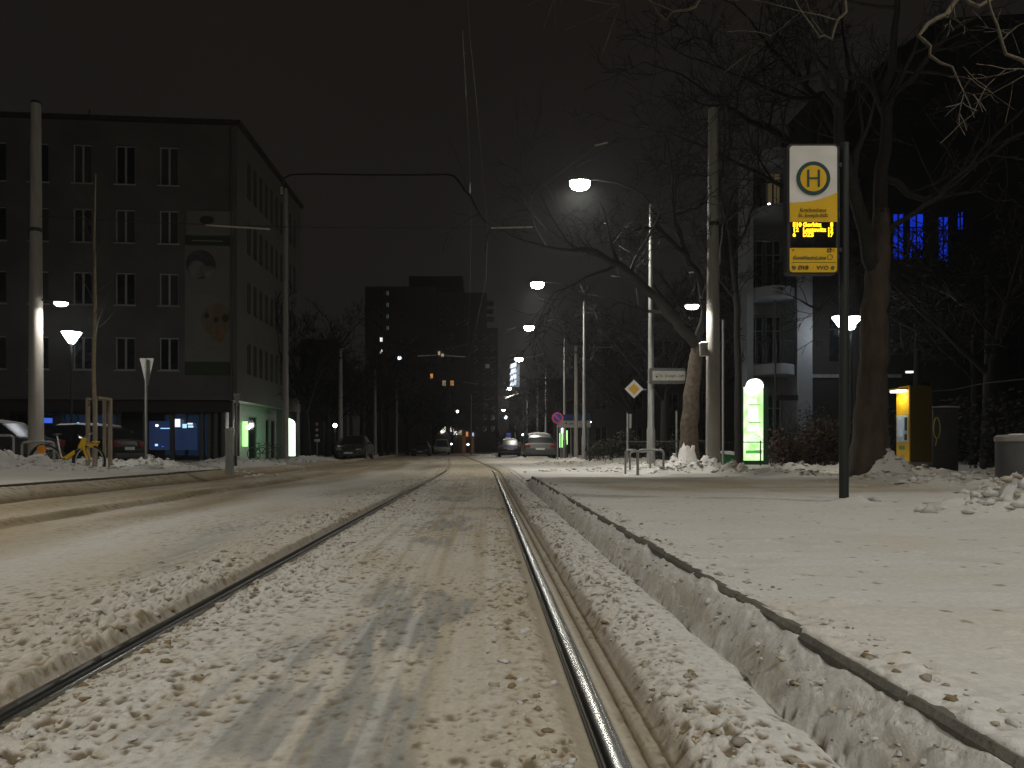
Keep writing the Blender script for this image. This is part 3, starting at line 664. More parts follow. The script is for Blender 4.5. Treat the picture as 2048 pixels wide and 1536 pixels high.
# ---------------------------------------------------------------- yellow hire bike
def bike(px0,Y):
    s=Y/1500
    X=lambda p:WX(p,Y); Z=lambda q:WZ(q,Y)
    t=thing('bicycle','yellow hire bicycle parked at the rack, front wheel in the snow heap','bicycle',(X(140),Y,.18))
    by=M('bike_yellow',(.70,.42,.004),.4,var=.08)
    tyre=M('tyre_rubber',(.015,.015,.015),.8); rimm=M('rim_metal',(.5,.5,.48),.35,.8)
    def wheel(px,py,r=31):
        w=MB(); c=(X(px),Y,Z(py)); n=28; R=r*s
        ring=[(c[0]+R*math.cos(2*math.pi*i/n),Y,c[2]+R*math.sin(2*math.pi*i/n)) for i in range(n+1)]
        w.tube(ring,.022,8,cap=False); o=w.build('wheel',tyre,t)
        R2=R-.035; ring=[(c[0]+R2*math.cos(2*math.pi*i/n),Y,c[2]+R2*math.sin(2*math.pi*i/n)) for i in range(n+1)]
        MB().tube(ring,.013,6,cap=False).build('rim',rimm,o)
        sp=MB()
        for i in range(14):
            a=2*math.pi*i/14; sp.tube([c,(c[0]+R2*math.cos(a),Y+(.02 if i%2 else -.02),c[2]+R2*math.sin(a))],.0022,4)
        sp.disc(c,.035,'y',-.04,.04,12); sp.build('spokes',rimm,o)
        fr=[(c[0]+(R+.03)*math.cos(math.radians(a)),Y,c[2]+(R+.03)*math.sin(math.radians(a))) for a in range(100,205,15)]
        return fr
    fr=wheel(179,922); MB().tube(fr,.025,6).build('mudguard',blackm,t)
    fr=wheel(92,922); 
    MB().disc((X(86),Y-.05,Z(899)),9*s,'y',-.015,.015,20).build('rear_plate',M('orange_plate',(.65,.22,.02),.5),t)
    MB().tube(fr,.025,6).build('mudguard',blackm,t)
    MB().tube([(X(132),Y,Z(917)),(X(150),Y,Z(904))],[.055,.05],10).build('battery_tube',by,t)
    MB().tube([(X(150),Y,Z(904)),(X(160),Y,Z(895))],.022,8).build('front_tube',rimm,t)
    MB().tube([(X(120),Y,Z(908)),(X(124),Y,Z(916)),(X(134),Y,Z(914)),(X(140),Y,Z(910))],.022,8).build('frame',by,t)
    MB().tube([(X(124),Y,Z(916)),(X(112),Y,Z(920)),(X(92),Y,Z(922))],.018,8).build('chain_stay',blackm,t)
    MB().tube([(X(122),Y,Z(912)),(X(117),Y,Z(888)),(X(114),Y,Z(871))],[.02,.018,.016],8).build('seat_post',rimm,t)
    MB().lathe((X(113),Y,Z(871)),[(.02,0),(.08,.015),(.07,.045),(.02,.05)],12,1.5,.8).build('saddle',blackm,t)
    MB().tube([(X(160),Y,Z(896)),(X(166),Y,Z(886)),(X(169),Y,Z(876))],[.055,.065,.05],10).build('head_tube',by,t)
    for dy in (-.06,.06): MB().tube([(X(168),Y,Z(884)),(X(170),Y+dy,Z(897)),(X(178),Y+dy,Z(921))],[.045,.026,.02],8).build('fork',by,t)
    MB().tube([(X(166),Y-.26,Z(868)),(X(167),Y-.05,Z(874)),(X(169),Y+.05,Z(874)),(X(172),Y+.28,Z(866))],.014,6).build('handlebar',blackm,t)
    MB().disc((X(164),Y-.06,Z(874)),.03,'y',-.02,.02,12).build('headlight',M('front_light',(.8,.8,.75),.2,emit=(1,1,.9),est=.6,var=0),t)
    g=MB()
    for a,b,c_,d in ((174,889,186,893),(186,893,193,883)): g.tube([(X(a),Y,Z(b)),(X(c_),Y,Z(d))],[.03,.03],6)
    for dy in (-.16,.16): g.tube([(X(174),Y+dy,Z(889)),(X(187),Y+dy,Z(892)),(X(192),Y+dy,Z(883))],.012,6)
    g.tube([(X(192),Y-.16,Z(883)),(X(192),Y+.16,Z(883))],.012,6); g.tube([(X(186),Y-.16,Z(893)),(X(186),Y+.16,Z(893))],.012,6)
    g.build('front_basket',by,t)
    MB().lathe((X(118),Y-.08,Z(921)),[(.09,-.02),(.10,0),(.09,.02)],14).xform(Matrix.Identity(4)).build('chain_guard',M('silver',(.4,.4,.38),.3,.5),t)
bike(0,16.9)
def darkbike(px,Y,label,s=1.):
    t=thing('bicycle',label,'bicycle',(WX(px,Y),Y,.1),'bicycles parked at the pharmacy')
    X=WX(px,Y); w=M('dark_bike',(.05,.05,.05),.5,.4)
    for dx in (-.5,.5):
        n=20; MB().tube([(X+dx+.33*math.cos(2*math.pi*i/n),Y,.43+.33*math.sin(2*math.pi*i/n)) for i in range(n+1)],.022,6,cap=False).build('wheel',w,t)
    g=MB()
    for a,b in (((-.5,.43),(-.15,.45)),((-.15,.45),(.3,.85)),((-.15,.45),(-.25,.95)),((-.25,.85),(.3,.9)),((.5,.43),(.3,1.0)),((-.5,.43),(-.23,.85))): g.tube([(X+a[0],Y,a[1]),(X+b[0],Y,b[1])],.02,6)
    g.build('frame',w,t)
    MB().tube([(X+.3,Y-.2,1.05),(X+.32,Y+.2,1.05)],.015,6).build('handlebar',w,t); MB().box(X-.36,X-.14,Y-.06,Y+.06,.95,1.0).build('saddle',w,t)
darkbike(543,39.5,'dark bicycle before the green lit pharmacy wall, nearer the white sign'); darkbike(527,38.5,'dark bicycle leaning under the small green wall sign')
# ---------------------------------------------------------------- signs and small street furniture
def roadsign_back(px,Y,top,bot,w,ground,label,pr=.032):
    X=WX(px,Y); zt,zb=WZ(top,Y),WZ(bot,Y); t=thing('yield_sign',label,'road sign',(X,Y,ground),'yield signs seen from behind')
    MB().tube([(X,Y,ground-.1),(X,Y,zt-.02)],pr,10).build('post',galv,t)
    MB().prism([(X-w/2,zt),(X+w/2,zt),(X+.03,zb),(X-.03,zb)],'y',Y+.05,Y+.06).build('plate',M('plate_back',(.36,.355,.33),.5,.3),t)
    MB().box(X-.06,X+.06,Y+.02,Y+.05,(zt+zb)/2+.1,(zt+zb)/2+.14).build('clamp',galv,t)
roadsign_back(292,21,716,770,.40,.1,'back of a triangular yield sign on a thin post by the blue shop window')
roadsign_back(473,30,787,812,.30,.1,'back of a smaller triangular sign at the corner of the pale building')
t=thing('signal_post','short grey steel post at the platform end with a small yellow light','bollard',(WX(461,16.2),16.2,.18))
X=WX(457,16.2); MB().box(X-.05,X+.035,16.15,16.3,.1,WZ(857,16.2)).build('box_post',M('post_grey',(.20,.195,.175),.6),t)
X2=WX(465,16.1); MB().tube([(X2,16.1,.1),(X2,16.1,WZ(855,16.1))],.03,10).build('round_post',galv,t)
MB().lathe((X2,16.1,WZ(861,16.1)),[(.05,0),(.05,.05),(.02,.07)],12).build('collar',M('collar_pale',(.4,.38,.3),.5),t)
MB().box(WX(469,16.1),WX(473,16.1),16.08,16.14,WZ(932,16.1),WZ(912,16.1)).build('cable_box',darkmetal,t)
# diamond sign on lamp pole 1
yl=M('priority_yellow',(.60,.33,.01),.45,var=.05)
X,Y=WX(1268,22.4),22.4; z=WZ(778,22.4); r=18.5/1500*Y
t=thing('priority_sign','yellow and white diamond priority sign bracketed to the lamp pole','road sign',(X,Y,z))
MB().prism([(X-r,z),(X,z-r),(X+r,z),(X,z+r)],'y',Y-.01,Y+.01).build('plate',M('plate_white',(.62,.6,.55),.5),t)
r2=r*.60; MB().prism([(X-r2,z),(X,z-r2),(X+r2,z),(X,z+r2)],'y',Y-.016,Y-.011).build('yellow_diamond',yl,t)
MB().box(X+r-.03,WX(1293,Y),Y-.005,Y+.03,z-.03,z+.0).build('bracket',galv,t)
# hospital direction board
Y=22.2; t=thing('direction_sign','narrow white hospital direction board on the pole under bare branches','direction sign',(WX(1338,Y),Y,WZ(752,Y)))
MB().prism(rrect(WX(1300,Y),WX(1371,Y),WZ(767,Y),WZ(736,Y),.07,corners=(1,0,0,1)),'y',Y,Y+.12).build('casing',M('casing_grey',(.08,.08,.075),.5),t)
MB().prism(rrect(WX(1305,Y),WX(1370,Y),WZ(761,Y),WZ(742,Y),.05,corners=(1,0,0,1)),'y',Y-.012,Y-.001).build('face',M('board_white',(.42,.41,.35),.5),t)
k2=Y/1500
text('lettering','St. Joseph-Stift',8.6*k2,ink,t,(WX(1344,Y),Y-.016,WZ(752,Y)))
MB().prism([(WX(1313.5,Y),WZ(757,Y)),(WX(1316.5,Y),WZ(752.5,Y)),(WX(1315,Y),WZ(751,Y)),(WX(1313.5,Y),WZ(752,Y)),(WX(1312,Y),WZ(751,Y)),(WX(1310.5,Y),WZ(752.5,Y))],'y',Y-.016,Y-.013).build('heart_mark',M('mark_darkred',(.12,.01,.01),.5),t)
MB().tube([(WX(1309,Y),Y-.015,WZ(750,Y)),(WX(1311,Y),Y-.015,WZ(748.3,Y)),(WX(1316,Y),Y-.015,WZ(748.3,Y)),(WX(1318,Y),Y-.015,WZ(750,Y))],.006,6).build('arc_mark',ink,t)
for q in (740,763): MB().box(WX(1296,Y),WX(1303,Y),Y+.03,Y+.09,WZ(q,Y)-.02,WZ(q,Y)+.02).build('bracket',galv,t)
# no parking sign, shop board
Y=41; X,z=WX(1115,Y),WZ(836,Y); k2=Y/1500
t=thing('no_parking_sign','round blue no parking sign with red rim and one red slash','road sign',(X,Y,.05))
MB().tube([(X,Y+.04,0),(X,Y+.04,z+.3)],.035,8).build('post',galv,t)
MB().disc((X,Y,z),11.5*k2,'y',-.01,.01,28).build('rim',M('sign_red',(.42,.045,.06),.5),t)
MB().disc((X,Y,z),8.6*k2,'y',-.016,-.011,28).build('blue_disc',M('sign_blue',(.012,.035,.26),.5),t)
g=MB().box(-8.6*k2,8.6*k2,-.021,-.017,-.045,.045); g.xform(Matrix.Translation((X,Y,z))@Matrix.Rotation(math.radians(45),4,'Y')); g.build('slash',M('sign_red',(.4,.05,.06),.5),t)
Y=46; t=thing('shop_board','long board, dark blue above and white below, on two posts behind the poles','signboard',(WX(1148,Y),Y,.05))
MB().box(WX(1127,Y),WX(1181,Y),Y,Y+.12,WZ(841,Y),WZ(829,Y)).build('blue_board',M('board_blue',(.008,.03,.13),.5),t)
MB().box(WX(1116,Y),WX(1181,Y),Y-.05,Y+.07,WZ(855,Y),WZ(841.5,Y)).build('white_board',M('board_pale',(.34,.33,.31),.6),t)
MB().prism([(WX(1129,Y),WZ(848,Y)),(WX(1135,Y),WZ(848,Y)),(WX(1132,Y),WZ(844,Y))],'y',Y-.06,Y-.052).build('triangle_mark',ink,t)
MB().box(WX(1138,Y),WX(1147,Y),Y-.06,Y-.052,WZ(849,Y),WZ(846,Y)).build('lettering_bar',M('bar_olive',(.15,.14,.07),.6),t)
for px in (1122,1142,1176): MB().tube([(WX(px,Y),Y+.03,0),(WX(px,Y),Y+.03,WZ(852,Y))],.04,8).build('post',galv,t)
lg=M('green_glow',(.2,.6,.15),.4,emit=(.42,1.,.30),est=1.6,var=0); wg=M('white_glow',(.8,.8,.9),.4,emit=(.85,.95,1),est=3.,var=0)
Y=52
def stele_small(pa,pb,top,bot,label,wtop=0):
    t=thing('lit_column',label,'illuminated sign',(WX((pa+pb)/2,Y),Y,.05),'narrow green lit columns')
    MB().box(WX(pa,Y)-.04,WX(pb,Y)+.04,Y,Y+.4,.0,WZ(top,Y)+.05).build('casing',blackm,t)
    MB().box(WX(pa,Y),WX(pb,Y),Y-.03,Y-.002,WZ(bot,Y),WZ(top+wtop,Y)).build('green_face',lg,t)
    if wtop: MB().box(WX(pa,Y)+.05,WX(pb,Y),Y-.03,Y-.002,WZ(top+wtop,Y)+.004,WZ(top,Y)).build('white_face',wg,t)
stele_small(1119,1127,856,895,'narrow green lit column with white top under the shop board',10)
stele_small(1131.5,1135,861,889,'slimmest green lit column right of the white topped one')
def smallsign(px,Y,top,bot,post_b,w,h,label,m,name='small_sign',cat='road sign',extra=None):
    X=WX(px,Y); t=thing(name,label,cat,(X,Y,.02))
    MB().tube([(X,Y+.03,0),(X,Y+.03,WZ(top,Y))],.03,6).build('post',galv,t)
    MB().box(X-w/2,X+w/2,Y-.01,Y+.01,WZ(bot,Y),WZ(top,Y)).build('plate',m,t,bev=.01)
    return t,X
pale=M('sign_pale',(.35,.34,.31),.6); bluep=M('parking_blue',(.05,.08,.45),.5,emit=(.1,.12,.6),est=.04,var=0)
t,X=smallsign(1017,70,866,873,0,.45,.4,'small blue parking sign with pale plate under it',bluep,'parking_sign'); MB().box(X-.3,X+.25,69.95,69.97,WZ(880,70),WZ(874,70)).build('lower_plate',pale,t)
t,X=smallsign(1073,66,864,874,0,.55,.4,'pale direction plate on a post above the silver car',pale,'street_sign')
t,X=smallsign(634,52,878,884,0,.40,.2,'thin post with three small round plates over a blue plate',M('plate_ice',(.28,.33,.4),.5),'plate_post')
for i,q in enumerate((848,860,871)): MB().disc((X,51.97,WZ(q,52)),.11,'y',-.01,.01,14).build('round_plate',M('plate_rust',(.30,.2,.15),.6),t)
# ---------------------------------------------------------------- pedestrian lanterns
def lantern(px,py,Y,label,power,zg=.05,col=(.88,.93,1.)):
    X=WX(px,Y); z=WZ(py,Y); s=1
    t=thing('lantern_post',label,'path lamp',(X,Y,zg),'cone lanterns on thin poles')
    MB().tube([(X,Y,zg-.2),(X,Y,z-.30)],[.05,.04],10).build('pole',darkmetal,t)
    MB().lathe((X,Y,z),[(.09,-.27),(.34,.13)],20).build('glass_cone',litb,t)
    MB().lathe((X,Y,z),[(.35,.135),(.36,.155),(.10,.20),(.02,.23)],20).build('hood',darkmetal,t)
    l=bpy.data.lights.new('lantern_light','POINT'); l.energy=power; l.color=col; l.shadow_soft_size=.12
    o=bpy.data.objects.new('lantern_light',l); COL.objects.link(o); o.parent=t; o.location=Vector((X,Y-.0,z-.42))-wloc(t)
lantern(143,672,27.5,'cone lantern glowing white before the pale building, left of the staked sapling',45)
lantern(1702,643,26,'cone lantern glowing just behind the stop post by the big trunk',35)
lantern(1681,640,31.5,'smaller far cone lantern peeping out left of the stop post',45)
def globe(px,py,Y,label,r=.14,power=30,m=None,zg=.05,pole=True,name='globe_lamp'):
    X=WX(px,Y); z=WZ(py,Y); t=thing(name,label,'lamp',(X,Y,zg if pole else z),'small distant lamps')
    if pole: MB().tube([(X,Y,zg-.1),(X,Y,z-r)],.035,6).build('pole',darkmetal,t)
    else: MB().box(X-.05,X+.05,Y+r*.7,Y+r+.1,z-.05,z+.05).build('wall_bracket',darkmetal,t)
    MB().lathe((X,Y,z),[(r*math.cos(a),r*math.sin(a)) for a in [math.radians(q) for q in range(-85,90,17)]],14).build('globe',m or bulbm,t)
    if power:
        l=bpy.data.lights.new('globe_light','POINT'); l.energy=power; l.color=(1,.96,.9); l.shadow_soft_size=.1
        o=bpy.data.objects.new('globe_light',l); COL.objects.link(o); o.parent=t; o.location=Vector((X,Y-r-.12,z))-wloc(t)
globe(670,851,50,'bright round lamp low between the left masts',.13,25,litb)
globe(903,888,118,'tiny round lamp left of the road end',.14,0); globe(936,889,118,'tiny lamp beside the orange lit door',.17,15); globe(853,889,95,'tiny lamp over the dark parked cars on the left',.14,0)
globe(915,823,125,'small lone lamp hanging above the lit ground floor',.22,10)
globe(1181,844,46.5,'tiny white lamp at the end of the shop board',.05,0); globe(799,716,140,'bluish lamp high on the dark tower side',.35,0,M('blue_bulb',(.8,.8,1),.3,emit=(.6,.75,1),est=5,var=0),pole=False)
globe(1012,835,100,'twin blue-white lamp between the right posts',.22,0,M('blue_bulb',(.8,.8,1),.3),zg=.05); globe(1045,869,78,'blue-white lamp at the post behind the cars',.13,0,M('blue_bulb',(.8,.8,1),.3))
# ---------------------------------------------------------------- ticket machine, cabinet, bin, big green stele
Y=17.3; XF=WX(1818,Y); x2=WX(1864,Y); YB=17.3+.53
t=thing('ticket_machine','yellow ticket machine with rounded top, lit front strip and light blue control panel','ticket machine',((XF+x2)/2,Y,.17))
zb,zt=WZ(924,Y),WZ(771,Y)
my=M('machine_yellow',(.52,.31,.006),.45,var=.06)
MB().prism([(XF+.03,zb),(x2,zb),(x2,zt-.14)]+[(x2-.14+.14*math.cos(math.radians(a)),zt-.14+.14*math.sin(math.radians(a))) for a in (20,40,60,90)]+[(XF+.03,zt)],'y',Y,YB).build('side_shell',M('machine_yellow_unlit',(.055,.034,.0015),.5,var=.1),t)  # the machine's yellow made darker, shade of the unlit side put into the paint
MB().prism([(Y,zb),(YB,zb),(YB,zt-.12),(YB-.04,zt-.03),(YB-.12,zt),(Y,zt)],'x',XF,XF+.029).build('front_panel',my,t)
def fp(name,a,b,q0,q1,m,o=.006,th=.010): MB().box(XF-th-o+.006,XF-.001-o+.006,Y+a,Y+b,WZ(q1,Y),WZ(q0,Y)).build(name,m,t)
fp('control_panel',.03,.50,829,884,M('panel_ice',(.40,.52,.58),.4))
fp('screen',.22,.40,838,872,M('screen_glow',(.1,.1,.12),.2,emit=(.5,.6,.75),est=.30,var=.5,scale=8),.018)
fp('keypad',.06,.15,834,861,blackm,.018); fp('card_slot',.06,.16,868,880,blackm,.018)
fp('sticker',.18,.40,892,899,M('sticker_green',(.05,.20,.12),.5),.006)
MB().box(XF-.20,XF-.001,Y+.04,YB-.04,WZ(779,Y),WZ(775.5,Y)).build('lamp_hood',my,t)
MB().box(XF-.18,XF-.03,Y+.06,YB-.06,WZ(782.5,Y),WZ(779.2,Y)).build('lamp_strip',M('machine_light',(.9,.9,.8),.4,emit=(1,.9,.66),est=9,var=0),t)
arealamp('machine_lamp',(XF-.12,Y+.26,WZ(785,Y)),t,8,(.12,.3),(1,.88,.62),tilt=(0,math.radians(14),0))
MB().box(XF+.05,x2-.08,Y+.03,YB-.03,.05,zb).build('plinth',M('plinth_grey',(.16,.17,.18),.6),t)
Y=18; t=thing('switch_cabinet','dark grey street cabinet with yellow painted loop, next to the ticket machine','cabinet',(WX(1890,Y),Y,.15))
MB().box(WX(1866,Y),WX(1917,Y),Y,Y+.5,.1,WZ(817,Y)).build('body',M('cabinet_grey',(.075,.08,.085),.6,var=.2),t,bev=.01)
MB().box(WX(1863,Y),WX(1920,Y),Y-.03,Y+.55,WZ(817,Y),WZ(815,Y)).build('roof_plate',M('cabinet_grey',(.1,.1,.1),.6),t)
MB().prism([(WX(1863,Y),WZ(815,Y)),(WX(1919,Y),WZ(815,Y)),(WX(1917,Y),WZ(812.5,Y)),(WX(1890,Y),WZ(811.5,Y)),(WX(1867,Y),WZ(813,Y))],'y',Y-.02,Y+.5).build('snow_cap',capsnow,t)
g=MB(); c=(WX(1873,Y),Y-.012,WZ(856,Y)); g.tube([(c[0]+.075*math.cos(a),c[1],c[2]+.25*math.sin(a)) for a in [2*math.pi*i/20 for i in range(21)]],.014,6,cap=False); g.tube([(c[0],c[1],c[2]-.25),(c[0]-.03,c[1],c[2]-.42)],.012,6); g.build('painted_loop',M('paint_yellow',(.55,.50,.06),.6),t)
Y=9.6; X=WX(2034,Y); t=thing('litter_bin','round dark grey litter bin with pale snowy lid at the right edge','litter bin',(X,Y,.17))
r=.235; zt=WZ(883,Y)
MB().lathe((X,Y,0),[(r*.96,.1),(r,.2),(r,zt)],28).build('bin_body',M('bin_grey',(.07,.07,.072),.5,var=.15),t)
MB().lathe((X,Y,zt),[(r+.014,0),(r+.016,.012),(r+.012,.06),(r-.03,.085),(.02,.09)],28).build('lid',M('bin_lid',(.22,.21,.18),.6),t)
MB().lathe((X+.02,Y-.05,zt+.0),[(r*.93,.052),(r*.97,.07),(r*.55,.098),(.03,.10)],22,1,.7).build('snow_cap',capsnow,t)
# big lit hospital stele
Y=27; x0,x1=WX(1487,Y),WX(1526,Y); k2=Y/1500
t=thing('illuminated_stele','tall glowing green information stele with white disc on top behind the rack fence','illuminated sign',((x0+x1)/2,Y,.1))
def glow(name,c,e,est): return M(name,c,.4,emit=e,est=est,var=0)
gm=bpy.data.materials.new('stele_green'); gm.use_nodes=True; nt=gm.node_tree; b=nt.nodes['Principled BSDF']
tc=nt.nodes.new('ShaderNodeTexCoord'); no=nt.nodes.new('ShaderNodeTexNoise'); no.inputs['Scale'].default_value=2.2; cr=nt.nodes.new('ShaderNodeValToRGB')
cr.color_ramp.elements[0].position=.38; cr.color_ramp.elements[0].color=(.36,1,.20,1); cr.color_ramp.elements[1].position=.6; cr.color_ramp.elements[1].color=(.80,1,.62,1)
nt.links.new(tc.outputs['Object'],no.inputs['Vector']); nt.links.new(no.outputs['Fac'],cr.inputs['Fac']); nt.links.new(cr.outputs['Color'],b.inputs['Emission Color']); b.inputs['Emission Strength'].default_value=1.15
MB().box(x0-.03,x1+.2,Y,Y+.30,-.1,WZ(776,Y)).build('casing',M('stele_dark',(.02,.06,.025),.5),t)
MB().box(x0,x1,Y-.02,Y-.001,WZ(921,Y),WZ(774,Y)).build('green_face',gm,t)
cx=WX(1506.5,Y); MB().disc((cx,Y,WZ(773.5,Y)),15.5*k2,'y',-.05,-.022,30).build('white_disc',glow('disc_white',(.9,.9,.9),(1,1,1),2.6),t)
MB().disc((cx+8*k2,Y+.16,WZ(772,Y)),15.5*k2,'y',-.02,.02,30,r0=13*k2).build('rear_disc_rim',glow('disc_white',(.9,.9,.9),(1,1,1),2.6),t)
tm=glow('stele_text',(.05,.25,.05),(.10,.42,.08),.9)
for q in (809.5,845): MB().box(WX(1497,Y),WX(1521,Y),Y-.026,Y-.0205,WZ(q+1,Y),WZ(q-.6,Y)).build('divider',tm,t)
MB().box(WX(1491,Y),WX(1523,Y),Y-.026,Y-.0205,WZ(907,Y),WZ(901,Y)).build('lower_band',tm,t)
pm=glow('stele_white',(.9,.9,.9),(1,1,.95),1.3)
for a,b_,c_,d in ((1497,1512,798,806),(1496,1515,816,840),(1494,1518,851,862)): MB().box(WX(a,Y),WX(b_,Y),Y-.0245,Y-.0205,WZ(d,Y),WZ(c_,Y)).build('white_field',pm,t)
g=MB().box(-.17,.17,-.026,-.0215,-.12,.12); g.xform(Matrix.Translation((WX(1508,Y),Y,WZ(876,Y)))@Matrix.Rotation(math.radians(-38),4,'Y')); g.build('map_diamond',glow('map_pale',(.7,.8,.7),(.75,.95,.72),1.),t)
# fence in front of the stele
t=thing('rail_fence','thin dark rail fence before the green stele and hedge','fence',(WX(1520,25.6),25.6,.1))
for px in (1479,1521,1552,1600,1660): MB().tube([(WX(px,25.6),25.6,0),(WX(px,25.6),25.6,.95)],.022,6).build('post',darkmetal,t)
g=MB()
for q in (.9,.25): g.tube([(WX(1440,25.6),25.6,q),(WX(1680,25.6),25.6,q)],.014,6)
g.build('rail',darkmetal,t)
t=thing('rail_fence','low dark railing running behind the bike racks','fence',(WX(1300,30),30,.1))
for px in range(1180,1420,40): MB().tube([(WX(px,30),30,0),(WX(px,30),30,.95)],.022,6).build('post',darkmetal,t)
MB().tube([(WX(1180,30),30,.95),(WX(1250,30),30,.95),(WX(1360,27.5),27.5,.95),(WX(1420,26.5),26.5,.95)],.025,6).build('rail',darkmetal,t)
# info post with board between stele and columns
Y=24; X=WX(1551,Y); t=thing('street_name_post','thin tall post carrying a dark name board, in front of the balcony house','post',(X,Y,.1))
MB().tube([(X,Y,0),(X,Y,WZ(600,Y))],.03,8).build('post',darkmetal,t); MB().box(WX(1554,Y),WX(1596,Y),Y-.02,Y+.02,WZ(801,Y),WZ(790,Y)).build('name_board',blackm,t)
# thin signs posts behind racks
for px,Y,top,lab in ((1255,26,827,'left one of the thin pale posts behind the bike racks'),(1353,28,822,'thin grey post left of the leaning tree trunk'),(1446,24,640,'thin tall bluish post right of the line mast')):
    X=WX(px,Y); t=thing('thin_post',lab,'post',(X,Y,.1)); MB().tube([(X,Y,0),(X,Y,WZ(top,Y))],.035,8).build('post',galv,t); MB().lathe((X,Y,WZ(top,Y)),[(.04,0),(.04,.02),(.01,.04)],8).build('cap',darkmetal,t)
    if px==1255: MB().box(X+.06,X+.14,Y,Y+.03,WZ(856,Y),WZ(828,Y)).build('plate',galv,t)
t=thing('grit_bin','low green grit bin with snow on its lid behind the mast foot','grit bin',(WX(1462,24.5),24.5,.1))
MB().prism([(WX(1443,24.5),.05),(WX(1480,24.5),.05),(WX(1483,24.5),.42),(WX(1440,24.5),.52)],'y',24.5,25.2).build('bin_body',M('grit_green',(.02,.16,.05),.5),t)
MB().prism([(WX(1439,24.5),.53),(WX(1484,24.5),.43),(WX(1483,24.5),.49),(WX(1462,24.5),.60),(WX(1440,24.5),.59)],'y',24.45,25.2).build('snow_cap',capsnow,t)
# ---------------------------------------------------------------- buildings
def wallmesh(o,u,U0,U1,Z0,Z1,ops,depth,inn):
    us=sorted({U0,U1}|{q for a in ops for q in a[:2]}); zs=sorted({Z0,Z1}|{q for a in ops for q in a[2:]})
    g=MB(); o=Vector(o);u=Vector(u);inn=Vector(inn)
    P=lambda a,z,d=0: o+u*a+Vector((0,0,z))+inn*d
    for i in range(len(us)-1):
        run=None
        for j in range(len(zs)-1):
            a,b,c,d=us[i],us[i+1],zs[j],zs[j+1]; mx,mz=(a+b)/2,(c+d)/2
            if any(q[0]<mx<q[1] and q[2]<mz<q[3] for q in ops): continue
            g.add([P(a,c),P(b,c),P(b,d),P(a,d)],[(0,1,2,3)])
    for a,b,c,d in ops:
        for p,q in (((a,c),(b,c)),((b,c),(b,d)),((b,d),(a,d)),((a,d),(a,c))):
            g.add([P(*p),P(*q),P(*q,depth),P(*p,depth)],[(0,1,2,3)])
    return g
WIN={}
framew=mat('window_frame',(.36,.36,.34),.5,var=0); glassd=mat('dark_glass',(.012,.014,.016),.12,var=.3,scale=1.5)
def window(root,loc,u,w,h,style='two',frame=framew,pane=glassd,fd=.05,name='window',label=None,sill=True,fw=.06):
    key=(round(w,2),round(h,2),style,frame.name,pane.name)
    if key not in WIN:
        g=MB(); e=.002
        g.box(e,fw,0,fd,e,h-e); g.box(w-fw,w-e,0,fd,e,h-e); g.box(fw,w-fw,0,fd,e,fw); g.box(fw,w-fw,0,fd,h-fw,h-e)
        if style=='two': g.box(w/2-fw*.75,w/2+fw*.75,-.01,fd-.005,fw,h-fw)
        if style=='cross': g.box(w/2-.03,w/2+.03,-.01,fd-.005,fw,h-fw); g.box(fw,w-fw,-.008,fd-.007,h*.68,h*.68+.05)
        if sill: g.box(-.05,w+.05,-.20,.0,-.05,.0)
        a=g.build('window',frame,None,smooth=False,world=False); me1=a.data; bpy.data.objects.remove(a)
        a=MB().box(fw,w-fw,fd*.4,fd*.6,fw,h-fw).build('pane',pane,None,smooth=False,world=False); me2=a.data; bpy.data.objects.remove(a)
        WIN[key]=(me1,me2)
    me1,me2=WIN[key]
    ang=math.atan2(u[1],u[0])
    o=bpy.data.objects.new(name,me1); COL.objects.link(o); o.parent=root; o.location=Vector(loc)-wloc(root); o.rotation_euler=(0,0,ang)
    p=bpy.data.objects.new('pane',me2); COL.objects.link(p); p.parent=o
    if label: o['label']=label
    return o
plaster=mat('pale_plaster',(.11,.105,.095),.85,var=.28,scale=.45,bump=.25,bscale=25)
plaster2=mat('smooth_plaster',(.12,.117,.108),.85,var=.1,scale=1.1)
darkfas=mat('dark_fascia',(.035,.022,.018),.7,var=.3)
glassd2=mat('grey_glass',(.028,.03,.032),.15,var=.5,scale=1.2); curtain=mat('curtained_glass',(.05,.048,.043),.4,var=.5,scale=5,stretch=(6,6,.3))
# --- the pale four-storey block on the left
B=thing('pale_building','pale four-storey block on the left with white double windows and a green lit pharmacy corner','building',(-18,40,0))
C=Vector((-11.9,36,0)); uu=Vector((-.9965,-.083,0)).normalized(); nn=Vector((.083,-.9965,0)); inn=-nn
def u_of(px):
    # where the view line through px meets the facade line
    k=(px-970)/1500; return (-11.9-k*36)/(uu.y*k-uu.x)
cols_=[(357,318),(270,230),(184,145),(97,57),(12,-28),(-75,-115),(-160,-200),(-250,-290)]
rowsz=[(13.23,15.08),(10.45,12.05),(7.5,9.05),(4.42,5.98)]
ops=[]
for a,b in cols_:
    ua,ub=u_of(a),u_of(b)
    for z0,z1 in rowsz: ops.append((ua,ub,z0,z1))
wallmesh(C,uu,0,31,3.03,16.2,ops,.22,inn).build('front_wall',plaster,B,smooth=False)
for a,b,z0,z1 in ops:
    window(B,C+uu*b+inn*.12+Vector((0,0,z0)),-uu,b-a,z1-z0,'two',pane=R_.choice([glassd,glassd,glassd2,curtain]))
sops=[]; y=37.55
while y<46.6:
    for z0,z1 in rowsz: sops.append((y-36,y-36+.55,z0,z1))
    y+=1.0
wallmesh(C,(0,1,0),0,12.3,3.03,16.2,sops,.2,(-1,0,0)).build('side_wall',plaster2,B,smooth=False)
